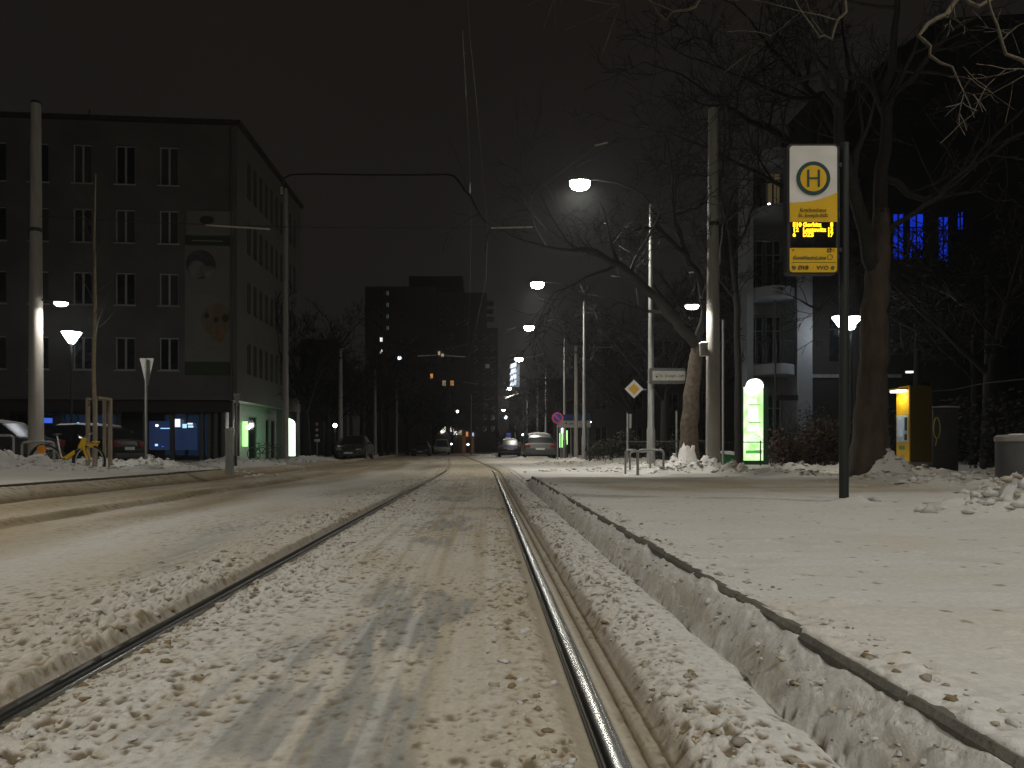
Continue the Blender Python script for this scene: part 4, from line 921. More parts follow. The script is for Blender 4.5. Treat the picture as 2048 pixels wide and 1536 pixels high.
for a,b,z0,z1 in sops:
    window(B,C+Vector((-.12,a,z0)),Vector((0,1,0)),b-a,z1-z0,'one',frame=mat('side_frame',(.12,.13,.12),.5,var=0),sill=False,fw=.045)
D=C+uu*31; E=Vector((-11.9,48.3,0))
g=MB()
back=[tuple(C),tuple(E),(D.x,E.y,0),tuple(D)]
# soffit over the recessed ground floor, roof slab, far sides
g.add([(p[0],p[1],3.031) for p in back],[(0,1,2,3)]); g.build('soffit',mat('soffit_plaster',(.30,.30,.28),.8),B,smooth=False)
MB().prism([(C.x+.0,C.y-.0),(E.x,E.y),(D.x,E.y),(D.x,D.y)],'z',16.201,16.28).build('flat_roof',darkfas,B,smooth=False)
g=MB(); g.add([(E.x,E.y,3.03),(D.x,E.y,3.03),(D.x,E.y,16.2),(E.x,E.y,16.2),],[(0,1,2,3)]); g.add([(D.x,D.y,0),(D.x,E.y,0),(D.x,E.y,16.2),(D.x,D.y,16.2)],[(0,1,2,3)]); g.build('rear_wall',plaster,B,smooth=False)
g=MB()
q=[C+nn*.18+Vector((.18,0,0)),E+Vector((.18,.1,0)),E+Vector((-.5,0,0)),C+Vector((-.5,.5,0))]
g.prism([(v.x,v.y) for v in q],'z',16.20,16.42)
q=[C+nn*.18+Vector((.1,0,0)),C+uu*31+nn*.18,C+uu*31-nn*.4,C-nn*.4]
g.prism([(v.x,v.y) for v in q],'z',16.195,16.40); g.build('eaves',darkfas,B,smooth=False)
# string course between ground floor and first floor
MB().prism([((C+nn*.06).x,(C+nn*.06).y),((C+uu*31+nn*.06).x,(C+uu*31+nn*.06).y),((C+uu*31-nn*.02).x,(C+uu*31-nn*.02).y),((C-nn*.02).x,(C-nn*.02).y)],'z',3.02,3.16).build('string_course',plaster2,B)
for a,b,h in ((WX(0,36)-4,WX(30,36),1.0),(WX(88,36),WX(165,36),.45)):
    MB().prism([(a,16.28),(b,16.28),(b-.5,16.28+h),(a+.3,16.28+h)],'y',38,41).build('roof_cabin',darkfas,B)
MB().tube([(WX(135,36),38,16.6),(WX(135,36),38,17.9)],.03,6).build('antenna',darkmetal,B)
# recessed ground floor: front
fz=2.0
Fo=C+inn*2.2
gops=[]
for a,b in ((398,345),(342,295),(205,150),(140,82),(60,-20),(-40,-120)):
    gops.append((u_of(a)+.0,u_of(b),.3,2.45))
wallmesh(Fo,uu,.4,31,0,3.03,gops,.15,inn).build('shop_wall',mat('shop_wall_dark',(.05,.045,.04),.8,var=.2),B,smooth=False)
def blueglow(name,c,e,sc_=2.5):
    m=bpy.data.materials.new(name); m.use_nodes=True; nt=m.node_tree; b=nt.nodes['Principled BSDF']
    tc=nt.nodes.new('ShaderNodeTexCoord'); no=nt.nodes.new('ShaderNodeTexNoise'); no.inputs['Scale'].default_value=sc_; no.inputs['Detail'].default_value=3
    cr=nt.nodes.new('ShaderNodeValToRGB'); cr.color_ramp.elements[0].position=.30; cr.color_ramp.elements[0].color=(c[0]*.15,c[1]*.15,c[2]*.2,1); cr.color_ramp.elements[1].position=.6; cr.color_ramp.elements[1].color=(*c,1)
    nt.links.new(tc.outputs['Object'],no.inputs['Vector']); nt.links.new(no.outputs['Fac'],cr.inputs['Fac']); nt.links.new(cr.outputs['Color'],b.inputs['Emission Color']); b.inputs['Emission Strength'].default_value=e
    b.inputs['Base Color'].default_value=(.02,.02,.025,1); return m

for i,(a,b,z0,z1) in enumerate(gops):
    window(B,Fo+uu*b+inn*.08+Vector((0,0,z0)),-uu,b-a,z1-z0,'two',frame=mat('shop_frame',(.12,.12,.12),.5,var=0),name='shop_window',sill=False,pane=(glassd if i>3 else mat('shop_glass',(.02,.03,.05),.1,emit=(.08,.2,.45),est=.05,var=0)))
g=MB()
q0=Fo+inn*.9
def shopbit(name,px0,px1,py0,py1,m,dd=0):
    X_=WX((px0+px1)/2,38); Yq=38.19+(X_+11.9)*.0833-.10-(0.06 if dd==0 else 0)-abs(WX(px1,38)-WX(px0,38))*.045; MB().box(WX(px0,Yq),WX(px1,Yq),Yq,Yq+.03,WZ(py1,Yq),WZ(py0,Yq)).build(name,m,B,smooth=False)
cy=glow('shop_cyan',(.3,.6,.9),(.35,.65,1.),1.5); wh=glow('shop_white',(.9,.9,.9),(.85,.9,1),1.2); wm=glow('shop_warm',(.9,.9,.9),(1,.9,.75),2.5); bl=glow('shop_blue',(.1,.2,.8),(.06,.16,.8),.8)
dim=glow('shop_dimblue',(.05,.1,.3),(.06,.10,.26),.16)
for a in ((86,104,836,846,bl),(88,96,838,842,cy),(119,128,838,880,dim),(154,158,845,856,cy),(191,196,846,856,cy),(196,200,849,853,wh),(112,114,845,849,wh),
          (298,342,842,900,dim),(311,316,849,853,wm),(321,341,856,857.5,cy),(324,340,843,853,dim),(349,360,838,854,wh),(365,373,848,856,cy),(375,385,846,849,wh),(376,386,851,855,cy),
          (310,315,888,892,cy),(324,327,892,894,bl),(378,381,872,876,wh),(350,368,880,892,dim),(346,394,858,900,dim)):
    shopbit('shop_display',*a[:4],a[4],dd=.0 if a[4] is not dim else -.1)
for px in (6,115,236,290,344,404,418,432,447,462):
    X=WX(px,36.5); w_=.16 if px in(115,6) else .09
    MB().box(X-w_,X+w_,36.45,36.45+2*w_,0,3.03).build('arcade_column',mat('column_grey',(.11,.11,.105),.7),B,smooth=False)
MB().box(WX(432,36.9),WX(440,36.9),36.4,36.42,WZ(822,36.9),WZ(813,36.9)).build('yellow_plate',mat('dim_yellow',(.35,.2,.02),.6),B)
MB().prism([((C+inn*.3+uu*.4).x,(C+inn*.3+uu*.4).y),((C+uu*31+inn*.3).x,(C+uu*31+inn*.3).y),((C+uu*31+inn*.42).x,(C+uu*31+inn*.42).y),((C+uu*.4+inn*.42).x,(C+uu*.4+inn*.42).y)],'z',2.45,3.03).build('shop_fascia',darkfas,B,smooth=False)
# recessed ground floor: street side with the pharmacy
sx=-12.75
wallmesh((sx,36.6,0),(0,1,0),0,11.7,0,3.03,[(3.9,5.3,.1,2.45),(7.0,7.8,.1,2.4),(8.1,8.9,.1,2.4),(9.2,10.2,.1,2.4)],.1,(-1,0,0)).build('pharmacy_wall',mat('pharmacy_wall',(.42,.44,.40),.7),B,smooth=False)
for a,b,z0,z1 in ((3.9,5.3,.1,2.45),(7.0,7.8,.1,2.4),(8.1,8.9,.1,2.4),(9.2,10.2,.1,2.4)):
    window(B,Vector((sx-.05,36.6+a,z0)),Vector((0,1,0)),b-a,z1-z0,'one',frame=mat('side_frame',(.12,.13,.12),.5,var=0),sill=False,name='pharmacy_door')
g=MB(); g.add([(-11.92,48.29,0),(-14,48.29,0),(-14,48.29,3.03),(-11.92,48.29,3.03)],[(0,1,2,3)]); g.build('end_wall',mat('pharmacy_wall',(.4,.42,.4),.7),B,smooth=False)
MB().box(-12.3,-11.95,47.6,48.2,0,3.02).build('corner_column',plaster2,B,smooth=False); MB().box(-12.3,-11.95,44.2,44.5,0,3.02).build('corner_column',plaster2,B,smooth=False)
MB().box(sx+.03,sx+.28,39.35,39.45,WZ(893,39.4),WZ(843,39.4)).build('green_wall_sign',lg,B)
globe(496,855,38.3,'small round wall lamp at the corner of the pharmacy',.10,14,litb,pole=False,name='wall_lamp')
MB().tube([C+nn*.07+uu*.25+Vector((0,0,3.1)),C+nn*.07+uu*.25+Vector((0,0,16.1))],.055,8).build('downpipe',mat('zinc_pipe',(.10,.10,.095),.5,.3),B)
# banners on the facade
Bn=thing('facade_banner','tall printed banner with round photo and an orange patch hanging beside the windows','banner',C+uu*1+nn*.05+Vector((0,0,8)))
def fbox(px0,px1,py0,py1,m,name,out=.02,th=.02,par=Bn):
    a,b=u_of(px1),u_of(px0); Yq=36.0; z0,z1=WZ(py1,35.95),WZ(py0,35.95)
    p=[C+uu*a+nn*out,C+uu*b+nn*out,C+uu*b+nn*(out+th),C+uu*a+nn*(out+th)]
    return MB().prism([(v.x,v.y) for v in p],'z',z0,z1).build(name,m,par,smooth=False)
bw=mat('banner_white',(.17,.165,.145),.7,var=.1,scale=1.); bgn=mat('banner_green',(.03,.045,.015),.7)
fbox(370,466,493,723,bw,'banner_cloth'); fbox(370,466,474,491,bgn,'green_band'); fbox(384,446,482,484,mat('banner_text',(.25,.25,.2),.7),'text_line',.041,.006); fbox(370,466,725,751,bgn,'green_band')
def fdisc(px,py,r,m,name,out,sq=1.):
    k_=35.95/1500; c=C+uu*u_of(px)+nn*out; g=MB(); n=26
    pts=[c-uu*(r*k_*math.cos(2*math.pi*i/n))+Vector((0,0,WZ(py,35.95)+r*sq*k_*math.sin(2*math.pi*i/n))) for i in range(n)]
    vs=pts+[p+nn*.006 for p in pts]; g.add(vs,[tuple(range(n)),tuple(range(2*n-1,n-1,-1))]+[(i,(i+1)%n,(i+1)%n+n,i+n) for i in range(n)]); return g.build(name,m,Bn,smooth=False)
fdisc(402,530,29,mat('photo_dark',(.05,.05,.055),.6,var=.6,scale=1.8),'round_photo',.041)
fdisc(395,540,17,mat('photo_mid',(.16,.16,.14),.6,var=.5,scale=2),'photo_figure',.048,1.); fdisc(418,545,13,mat('photo_mid',(.16,.16,.14),.6),'photo_figure',.048)
fdisc(434,640,30,mat('print_ochre',(.15,.115,.065),.7,var=.3,scale=1.5),'orange_print',.041,1.1); fdisc(437,668,14,mat('print_orange',(.18,.11,.05),.7,var=.3),'orange_print',.048,1.3)
for a,b in ((414,632),(433,640),(451,637)): fdisc(a,b,5 if a!=451 else 7,mat('print_dark',(.04,.035,.02),.7),'dark_spot',.055,1.2)
for i,(a,b,c_) in enumerate(((380,440,577),(380,425,590),(380,450,600),(380,440,610),(382,440,690),(382,432,702),(382,446,712))): fbox(a,b,c_,c_+2.4,mat('print_grey',(.17,.17,.14),.7),'text_line',.041,.005)
Bs=thing('facade_sign','white sign with a dark oval emblem, mounted above the banner','signboard',C+uu*1+nn*.05+Vector((0,0,11)))
fbox(374,466,424,472,bw,'board',.03,.08,Bs)
fb_=fdisc(415,442,14,mat('print_dark',(.05,.045,.03),.7),'emblem',.112,.6); fb_.parent=Bs; fb_.location=fb_.location+wloc(Bn)-wloc(Bs)
for a,b,c_ in ((395,438,456),(402,432,461)): fbox(a,b,c_,c_+2,mat('print_grey',(.17,.17,.14),.7),'text_line',.112,.005,Bs)
# --- pharmacy stele
Y=41.5; t=thing('pharmacy_stele','glaring white-green pharmacy stele with rounded top beside the thin mast','illuminated sign',(WX(581,Y),Y,.05))
x0,x1=WX(570,Y),WX(590.5,Y)
MB().box(x0-.03,x1+.05,Y,Y+.3,0,WZ(848,Y)).build('casing',M('stele_dark',(.02,.06,.025),.5),t)
MB().prism([(x0,WZ(912,Y)),(x1,WZ(912,Y)),(x1,WZ(848,Y))]+[(x0+(x1-x0)*math.cos(math.radians(a)),WZ(848,Y)+.34*math.sin(math.radians(a))) for a in range(10,91,10)],'y',Y-.03,Y-.002).build('lit_face',glow('stele_hot',(.8,1,.85),(.80,1.,.76),2.6),t)
for (lx,ly,lz,e,c_,sz) in ((-12.1,42.8,1.6,42,(.30,1.,.50),(1.2,1.6)),):
    l=bpy.data.lights.new('stele_light','AREA'); l.shape='RECTANGLE'; l.size,l.size_y=.3,1.6; l.energy=8; l.color=(.30,1,.48)
    o=bpy.data.objects.new('stele_light',l); COL.objects.link(o); o.parent=t; o.location=Vector((x0-.06,Y+.15,1.3))-wloc(t); o.rotation_euler=(0,math.radians(90),math.radians(-12))
# --- apartment tower in the middle
T_=thing('apartment_tower','dark high apartment tower block closing the street, a few windows lit white and orange','tower block',WX(860,150) and (WX(860,150),155,0))
brick=mat('tower_brown',(.19,.13,.10),.85,var=.25,scale=.15); tw=mat('tower_grey',(.13,.12,.115),.85,var=.2,scale=.2); tdark=mat('tower_dark',(.05,.047,.045),.8)
Y=150
litw=glow('lit_window',(.9,.9,.85),(1,.97,.92),1.9); lito=glow('lit_window_orange',(.9,.5,.2),(1.,.42,.12),.55); litp=glow('lit_window_pale',(.8,.8,.6),(1.,.85,.55),.32); litg=glow('lit_window_dim',(.4,.5,.5),(.5,.6,.55),.10)
def tower_wall(px0,px1,top,m,name,Yw,wins,depth=12,nx=0,pw=7,ph=11,lits={}):
    X0,X1=WX(px0,Yw),WX(px1,Yw); z1=WZ(top,Yw)
    ops=[]; info=[]
    for (a,b) in wins:
        x=WX(a,Yw)-X0; z=WZ(b,Yw); w_,h_=pw*Yw/1500,ph*Yw/1500
        ops.append((x,x+w_,z,z+h_)); info.append((a,b))
    g=wallmesh((X0,Yw,0),(1,0,0),0,X1-X0,0,z1,ops,.35,(0,1,0))
    g.add([(X0,Yw,0),(X0,Yw+depth,0),(X0,Yw+depth,z1),(X0,Yw,z1)],[(0,1,2,3)]); g.add([(X1,Yw,0),(X1,Yw+depth,0),(X1,Yw+depth,z1),(X1,Yw,z1)],[(0,1,2,3)])
    g.add([(X0,Yw,z1),(X1,Yw,z1),(X1,Yw+depth,z1),(X0,Yw+depth,z1)],[(0,1,2,3)]); g.add([(X0,Yw+depth,0),(X1,Yw+depth,0),(X1,Yw+depth,z1),(X0,Yw+depth,z1)],[(0,1,2,3)])
    g.build(name,m,T_,smooth=False)
    for (x,x2,z,z2),(a,b) in zip(ops,info):
        pm=lits.get((a,b)); 
        window(T_,Vector((X0+x,Yw+.25,z)),Vector((1,0,0)),x2-x,z2-z,'two',frame=mat('tower_frame',(.06,.06,.06),.6,var=0),pane=pm or glassd,sill=False,fw=.09)
fl=[589+23.2*i for i in range(14)]
w1=[(760,f+3) for f in fl[:13]]; w1b=[(772,f+3) for f in fl[:13]]
tower_wall(730,868,573,brick,'brown_wall',150,[(759,f+2) for f in fl[:13]]+[(772,f+2) for f in fl[:4]]+[(800,f+2) for f in fl[2:12:2]],14,pw=6,ph=10,lits={(759,fl[4]+2):litw,(759,fl[5]+2):litw,**{(772,fl[i]+2):litg for i in range(4)}})
tower_wall(868.3,974,585,tw,'middle_wall',149,[(x,f+14) for f in fl[1:12] for x in (880,893,912,930)],16,pw=8,ph=11,lits={(880,fl[7]+14):litp,(912,fl[7]+14):lito,(930,fl[3]+14):None})
tower_wall(875,996,656,tw,'right_wing_wall',141,[(x,f) for f in [680+23*i for i in range(9)] for x in (884,900,948,966,982)],7.5,pw=8,ph=12,lits={(900,680+23*4):lito,(884,680+23*4):litp,(900,680+23*8):litw,(884,680+23*8):litw})
MB().box(WX(818,152),WX(926,152),152,164,WZ(576,152),WZ(552,152)).build('roof_house',tdark,T_,smooth=False)
for i,q in enumerate((601,617,634)): MB().box(WX(974,150),WX(988,150),150,154,WZ(q+3,150),WZ(q,150)).build('balcony',tw,T_,smooth=False); 
for px,py,m_,w_,h_ in ((863,752,lito,5,9),(799,716,None,0,0),(878,706,litp,4,7),(885,710,litp,5,5),(975,732,litg,8,8),(883,864,litp,4,8),(911,866,litw,6,7),(920,865,litp,7,9),(934,868,lito,4,9),(946,869,glow('lit_bluewhite',(.5,.5,.8),(.6,.65,1),.9),3,7),(885,863,litw,7,5)):
    if m_: MB().box(WX(px-w_/2,140.6),WX(px+w_/2,140.6),140.6,140.9,WZ(py+h_/2,140.6),WZ(py-h_/2,140.6)).build('lit_window',m_,T_,smooth=False)
for x in (924,941): MB().box(WX(x,139),WX(x+7,139),139,140.9,0,WZ(872,139)).build('orange_pillar',glow('pillar_lit',(.5,.25,.12),(.9,.40,.15),.035),T_,smooth=False)
# --- white lit stair tower far right of it
t=thing('stair_tower','far lit glass stair tower with white zigzag flights, right of the tower block','tower',(WX(1029,210),212,0))
Y=210
MB().box(WX(1019,Y),WX(1039,Y),Y,Y+5,0,WZ(720,Y)).build('tower_body',mat('stair_body',(.05,.055,.06),.7),t,smooth=False)
MB().box(WX(1020,Y),WX(1039,Y),Y-.3,Y-.02,WZ(774,Y),WZ(728,Y)).build('glass_front',glow('stair_glass',(.4,.45,.5),(.62,.72,.8),.28),t,smooth=False)
g=MB()
for i in range(4):
    zc=WZ(733+12*i,Y); xa,xb=WX(1019,Y),WX(1032,Y)
    g.prism([(xa,zc-.6),(xb,zc+.1),(xb,zc+1.1),(xa+.5,zc+.6)],'y',Y-.6,Y-.32); 
g.build('stair_flights',glow('stair_white',(.9,.9,.95),(.86,.93,1),1.7),t,smooth=False)
# --- balcony house and dark villa on the right
dk=mat('dark_stone',(.018,.017,.015),.9,var=.3,scale=.8,bump=.4,bscale=8); white_col=mat('column_white',(.19,.205,.22),.75,var=.08)
Y=33
t=thing('balcony_house','narrow house front with curved white balconies between pale pillars, behind the green stele','house',(WX(1555,Y),Y+2,0))
X0,X1=WX(1492,Y),WX(1618,Y)
ops=[]
for z in (1.0,4.5,7.95,11.35): 
    for a,b in ((.45,1.15),(1.25,1.95)): ops.append((a,b,z,z+2.2))
wallmesh((X0,Y+.9,0),(1,0,0),0,X1-X0,0,14.0,ops,.2,(0,1,0)).build('back_wall',mat('bay_wall',(.10,.10,.095),.8),t,smooth=False)
for a,b,z0,z1 in ops: window(t,Vector((X0+a,Y+1.05,z0)),Vector((1,0,0)),b-a,z1-z0,'cross',frame=mat('bay_frame',(.16,.17,.17),.5,var=0),sill=False,
     pane=(glow('warm_dim_pane',(.3,.25,.1),(.8,.6,.3),.05) if (a>1.2 and z0>11) else glassd))
MB().box(X0-.05,X0+.24,Y-.25,Y+.89,0,13.6).build('left_pillar',white_col,t,smooth=False); MB().box(WX(1588,Y),WX(1618,Y),Y-.35,Y+.89,1.2,13.2).build('right_pillar',white_col,t,smooth=False)
def balcony(z,th=.45):
    pts=[]; xa,xb=X0+.25,WX(1588,Y)-.01
    for i in range(13):
        f=i/12; pts.append((xa+(xb-xa)*f,Y-.15-.75*math.sin(math.pi*f)))
    pts+=[(xb,Y+.88),(xa,Y+.88)]
    o=MB().prism(pts,'z',z,z+th).build('balcony_slab',white_col,t)
    rl=MB(); 
    for i in range(0,13): rl.tube([(pts[i][0],pts[i][1]+.05,z+th),(pts[i][0],pts[i][1]+.05,z+th+1.0)],.014,5)
    rl.tube([(p[0],p[1]+.05,z+th+1.0) for p in pts[:13]],.022,6); rl.build('balcony_railing',darkmetal,t)
for z in (3.9,7.25,10.75): balcony(z)
balcony(13.1,.5)
V=thing('dark_villa','huge unlit villa with steep black roof behind the trees, one window glowing deep blue','house',(20,38,0))
Y=34
bops=[(WX(1787,Y)-WX(1619,Y),WX(1812,Y)-WX(1619,Y),WZ(520,Y),WZ(424,Y)),(WX(1820,Y)-WX(1619,Y),WX(1852,Y)-WX(1619,Y),WZ(520,Y),WZ(424,Y)),(WX(1866,Y)-WX(1619,Y),WX(1872,Y)-WX(1619,Y),WZ(500,Y),WZ(430,Y)),(WX(1878,Y)-WX(1619,Y),WX(1902,Y)-WX(1619,Y),WZ(524,Y),WZ(430,Y)),(WX(1916,Y)-WX(1619,Y),WX(1932,Y)-WX(1619,Y),WZ(460,Y),WZ(420,Y))]
dark_ops=[(1.0,1.9,9.0,11.),(4.5,5.6,1.5,3.8),(7.5,8.6,1.5,3.8),(.9,2.0,4.6,6.8),(9,10.2,4,6),(9,10.2,1.5,3.5)]
wallmesh((WX(1619,Y),Y,0),(1,0,0),0,15,0,14.2,bops+dark_ops,.25,(0,1,0)).build('villa_wall',dk,V,smooth=False)
bluep_=blueglow('blue_window_light',(.012,.06,.95),.55,1.1)
for a,b,z0,z1 in bops: window(V,Vector((WX(1619,Y)+a,Y+.12,z0)),Vector((1,0,0)),b-a,z1-z0,'cross',frame=mat('villa_frame',(.02,.02,.02),.5,var=0),pane=bluep_,sill=False,label='deep blue lit window')
for a,b,z0,z1 in dark_ops: window(V,Vector((WX(1619,Y)+a,Y+.12,z0)),Vector((1,0,0)),b-a,z1-z0,'cross',frame=mat('villa_frame',(.02,.02,.02),.5,var=0),sill=False)
rp=[(WX(1605,Y),WZ(322,Y)),(WX(1605,Y),WZ(300,Y)),(WX(1680,Y),WZ(205,Y)),(WX(1797,Y),WZ(95,Y)),(WX(1892,Y),WZ(29,Y)),(WX(2048,Y),WZ(20,Y)),(WX(2420,Y),WZ(16,Y)),(WX(2420,Y),WZ(322,Y))]
MB().prism(rp,'y',Y+.3,Y+14).build('roof',mat('roof_slate',(.012,.012,.013),.7,var=.2),V,smooth=False)
MB().prism([(WX(1622,Y),WZ(300,Y)),(WX(1614,Y),WZ(232,Y)),(WX(1632,Y),WZ(215,Y)),(WX(1630,Y),WZ(190,Y)),(WX(1672,Y),WZ(183,Y)),(WX(1680,Y),WZ(230,Y)),(WX(1700,Y),WZ(300,Y))],'y',Y-.3,Y+3).build('dormer',mat('roof_slate',(.012,.012,.013),.7),V,smooth=False)
g=MB(); g.box(WX(1619,Y)-.1,WX(2420,Y),Y+13.5,Y+14,0,14.2); g.build('rear_wall',dk,V,smooth=False)
MB().box(WX(1610,Y),WX(1800,Y),Y-.12,Y-.003,WZ(752,Y)-.08,WZ(749,Y)).build('string_course',mat('snowy_ledge',(.2,.2,.2),.8),V,smooth=False)
globe(1678,330,27.5,'small white lamp just right of the stop sign head, hung in the branches',.06,0,litb,zg=5,pole=False,name='hanging_lamp')
globe(1538,409,33.2,'tiny light on the upper balcony of the white pillared house',.05,0,litb,pole=False,name='hanging_lamp')
t=thing('canopy_light','flat white ceiling light floating above the ticket machine','lamp',(WX(1821,31),31,WZ(744,31))); MB().box(WX(1815,31),WX(1827,31),31,31.15,WZ(745.5,31),WZ(742,31)).build('light_panel',glow('ceiling_led',(.9,.9,.9),(.9,.95,1),1.6),t); MB().box(WX(1813,31),WX(1829,31),31.0,31.2,WZ(742,31)+.005,WZ(740.5,31)).build('housing',darkmetal,t)
# --- background house row behind the left trees and beyond
def plainhouse(x0,x1,y,d,h,label,m,nw=4,nf=3):
    t=thing('row_house',label,'house',((x0+x1)/2,y,0),'dark houses along the far street')
    ops=[]
    for f in range(nf):
        for i in range(nw): a=.8+i*(x1-x0-1.2)/nw; ops.append((a,a+1.1,1.2+f*3.1,2.8+f*3.1))
    g=wallmesh((x0,y,0),(1,0,0),0,x1-x0,0,h,ops,.2,(0,1,0)); g.add([(x0,y,0),(x0,y+d,0),(x0,y+d,h),(x0,y,h)],[(0,1,2,3)]); g.add([(x1,y,0),(x1,y+d,0),(x1,y+d,h),(x1,y,h)],[(0,1,2,3)]); g.add([(x0,y+d,0),(x1,y+d,0),(x1,y+d,h),(x0,y+d,h)],[(0,1,2,3)])
    g.build('wall',m,t,smooth=False)
    MB().prism([(y-.4,h),(y+d+.4,h),(y+d/2,h+2.6)],'x',x0-.3,x1+.3).build('roof',mat('roof_dark',(.03,.028,.027),.8),t,smooth=False)
    for a,b,z0,z1 in ops: window(t,Vector((x0+a,y+.1,z0)),Vector((1,0,0)),b-a,z1-z0,'two',frame=mat('side_frame',(.12,.13,.12),.5,var=0),sill=False)
plainhouse(-32,-15.5,72,12,9.5,'low dark house behind the bare trees left of the tower',mat('house_dark',(.05,.047,.04),.85),5,3)
plainhouse(9.5,24,70,12,9.0,'dark house behind the shop board on the right',mat('house_dark',(.05,.047,.04),.85),4,2)
plainhouse(6.5,16,105,12,8.5,'farther dark house right of the stair tower foot',mat('house_dark',(.05,.047,.04),.85),3,2)
# ---------------------------------------------------------------- cars
carglass=mat('car_glass',(.01,.012,.013),.34,var=0); tyre=mat('tyre_rubber',(.015,.015,.015),.8)
def car(name,label,loc,rz,paint,kind='wagon',L=4.5,Wd=1.8,Ht=1.5,snow=False):
    t=thing(name,label,'car',(0,0,0),'parked cars')
    # stations along x (0 = rear, L = front): x, sill z, belt z, roof z, half width belt, half width roof
    if kind=='wagon': st=[(0,.45,.75,.76,.80,.70),(.08,.32,.95,.98,.86,.72),(.30,.26,.98,1.30,.89,.62),(.62,.24,.97,Ht-.06,.90,.63),(1.5,.22,.94,Ht,.90,.64),(2.3,.22,.92,Ht-.02,.90,.63),(2.75,.22,.91,Ht-.14,.90,.60),(3.35,.22,.90,.98,.89,.62),(3.9,.24,.82,.83,.86,.6),(4.3,.28,.68,.69,.78,.5),(4.45,.36,.52,.53,.66,.4)]
    else: st=[(0,.45,.70,.71,.78,.68),(.10,.30,.92,.93,.85,.7),(.55,.24,.97,1.0,.88,.64),(1.15,.22,.95,Ht-.08,.90,.60),(1.8,.22,.93,Ht,.90,.60),(2.4,.22,.91,Ht-.04,.90,.59),(3.2,.22,.90,.96,.89,.62),(3.9,.24,.80,.81,.86,.6),(4.3,.28,.66,.67,.78,.5),(4.45,.36,.52,.53,.66,.4)]
    k=L/4.45; kw=Wd/1.8
    vs=[];rings=[]
    for x,zs,zb,zr,hb,hr in st:
        x*=k; hb*=kw; hr*=kw
        ring=[(x,-hb*.86,zs),(x,-hb,zs+.14),(x,-hb*1.01,(zs+zb)/2+.06),(x,-hb*.985,zb),(x,-hr,zr-.03),(x,-hr*.82,zr),(x,0,zr+.02),(x,hr*.82,zr),(x,hr,zr-.03),(x,hb*.985,zb),(x,hb*1.01,(zs+zb)/2+.06),(x,hb,zs+.14),(x,hb*.86,zs)]
        rings.append(ring)
    n=13; body=MB(); gv=[p for r in rings for p in r]
    bf=[];gl=[MB(),MB(),MB(),MB()];gf=[[],[],[],[]]
    for i in range(len(rings)-1):
        hi=(st[i][3]-st[i][2]>.2) or (st[i+1][3]-st[i+1][2]>.2)
        for j in range(n):
            j2=(j+1)%n; f=(i*n+j,i*n+j2,(i+1)*n+j2,(i+1)*n+j)
            side=j in (3,8)
            steep=abs(st[i+1][3]-st[i][3])>.2 and j in (4,5,6,7)
            bf.append(f) if not ((side and hi) or (steep and hi)) else gf[(0 if j==3 else 1) if side else (2 if i<4 else 3)].append(f)
    bf.append(tuple(range(n))); bf.append(tuple((len(rings)-1)*n+j for j in range(n)))
    body.add(gv,bf); [gl[q].add(gv,gf[q]) for q in range(4)]
    def fin(mb,nm,m,par=None,**kw):
        M4=Matrix.Translation(loc)@Matrix.Rotation(rz,4,'Z')@Matrix.Translation((-L/2,0,0)); mb.xform(M4); return mb.build(nm,m,par or t,**kw)
    t.location=loc
    bd=fin(body,'body',paint,ang=50); [fin(gl[q],('side_window','side_window','rear_window','windscreen')[q],carglass,ang=50) for q in range(4) if gf[q]]
    for i in (2,3,5):
        for s in (3,8):
            a=Vector(rings[i+(1 if i>2 else 0)][s]); b=Vector(rings[i+(1 if i>2 else 0)][4 if s==3 else 8+0]); 
            b=Vector(rings[i+(1 if i>2 else 0)][4]) if s==3 else Vector(rings[i+(1 if i>2 else 0)][8]); a=Vector(rings[i+(1 if i>2 else 0)][3]) if s==3 else Vector(rings[i+(1 if i>2 else 0)][9])
            if (a-b).length>.2: fin(MB().tube([a,b],.035,6),'pillar',paint)
    for x in (.82*k,3.55*k):
        for s in (-1,1):
            w=MB(); c=(x,s*(.82*kw),.32); w.disc(c,.32,'y',-.1,.1,22); o=fin(w,'wheel',tyre)
            fin(MB().disc((x,s*(.82*kw+s*0.0),.32),.20,'y',-.105,.105,16),'rim',mat('wheel_rim',(.25,.25,.25),.4,.6),o)
            
    for s in (-1,1):
        fin(MB().box(-.03+.02,.07,s*.70*kw-.14,s*.70*kw+.14,.72,.90),'tail_light',mat('tail_red',(.16,.01,.01),.3),bev=.01)
        fin(MB().box(4.16*k,4.34*k,s*.58*kw-.16,s*.58*kw+.16,.56,.68),'headlight',mat('head_clear',(.35,.35,.35),.15,.3),bev=.01)
        fin(MB().box(2.95*k,3.10*k,s*.98*kw-.09,s*.98*kw+.09,.95,1.07),'mirror',paint,bev=.02)
    fin(MB().box(-.035,.02,-.26,.26,.60,.71),'number_plate',mat('plate_pale',(.5,.5,.48),.5))
    fin(MB().box(4.44*k,4.475*k,-.26,.26,.38,.48),'number_plate',mat('plate_pale',(.5,.5,.48),.5))
    fin(MB().box(-.05,.2,-.78*kw,.78*kw,.30,.50),'rear_bumper',mat('bumper_dark',(.04,.04,.04),.6),bev=.03)
    fin(MB().box(4.30*k,4.455*k,-.60*kw,.60*kw,.26,.42),'front_grille',mat('bumper_dark',(.04,.04,.04),.6),bev=.02)
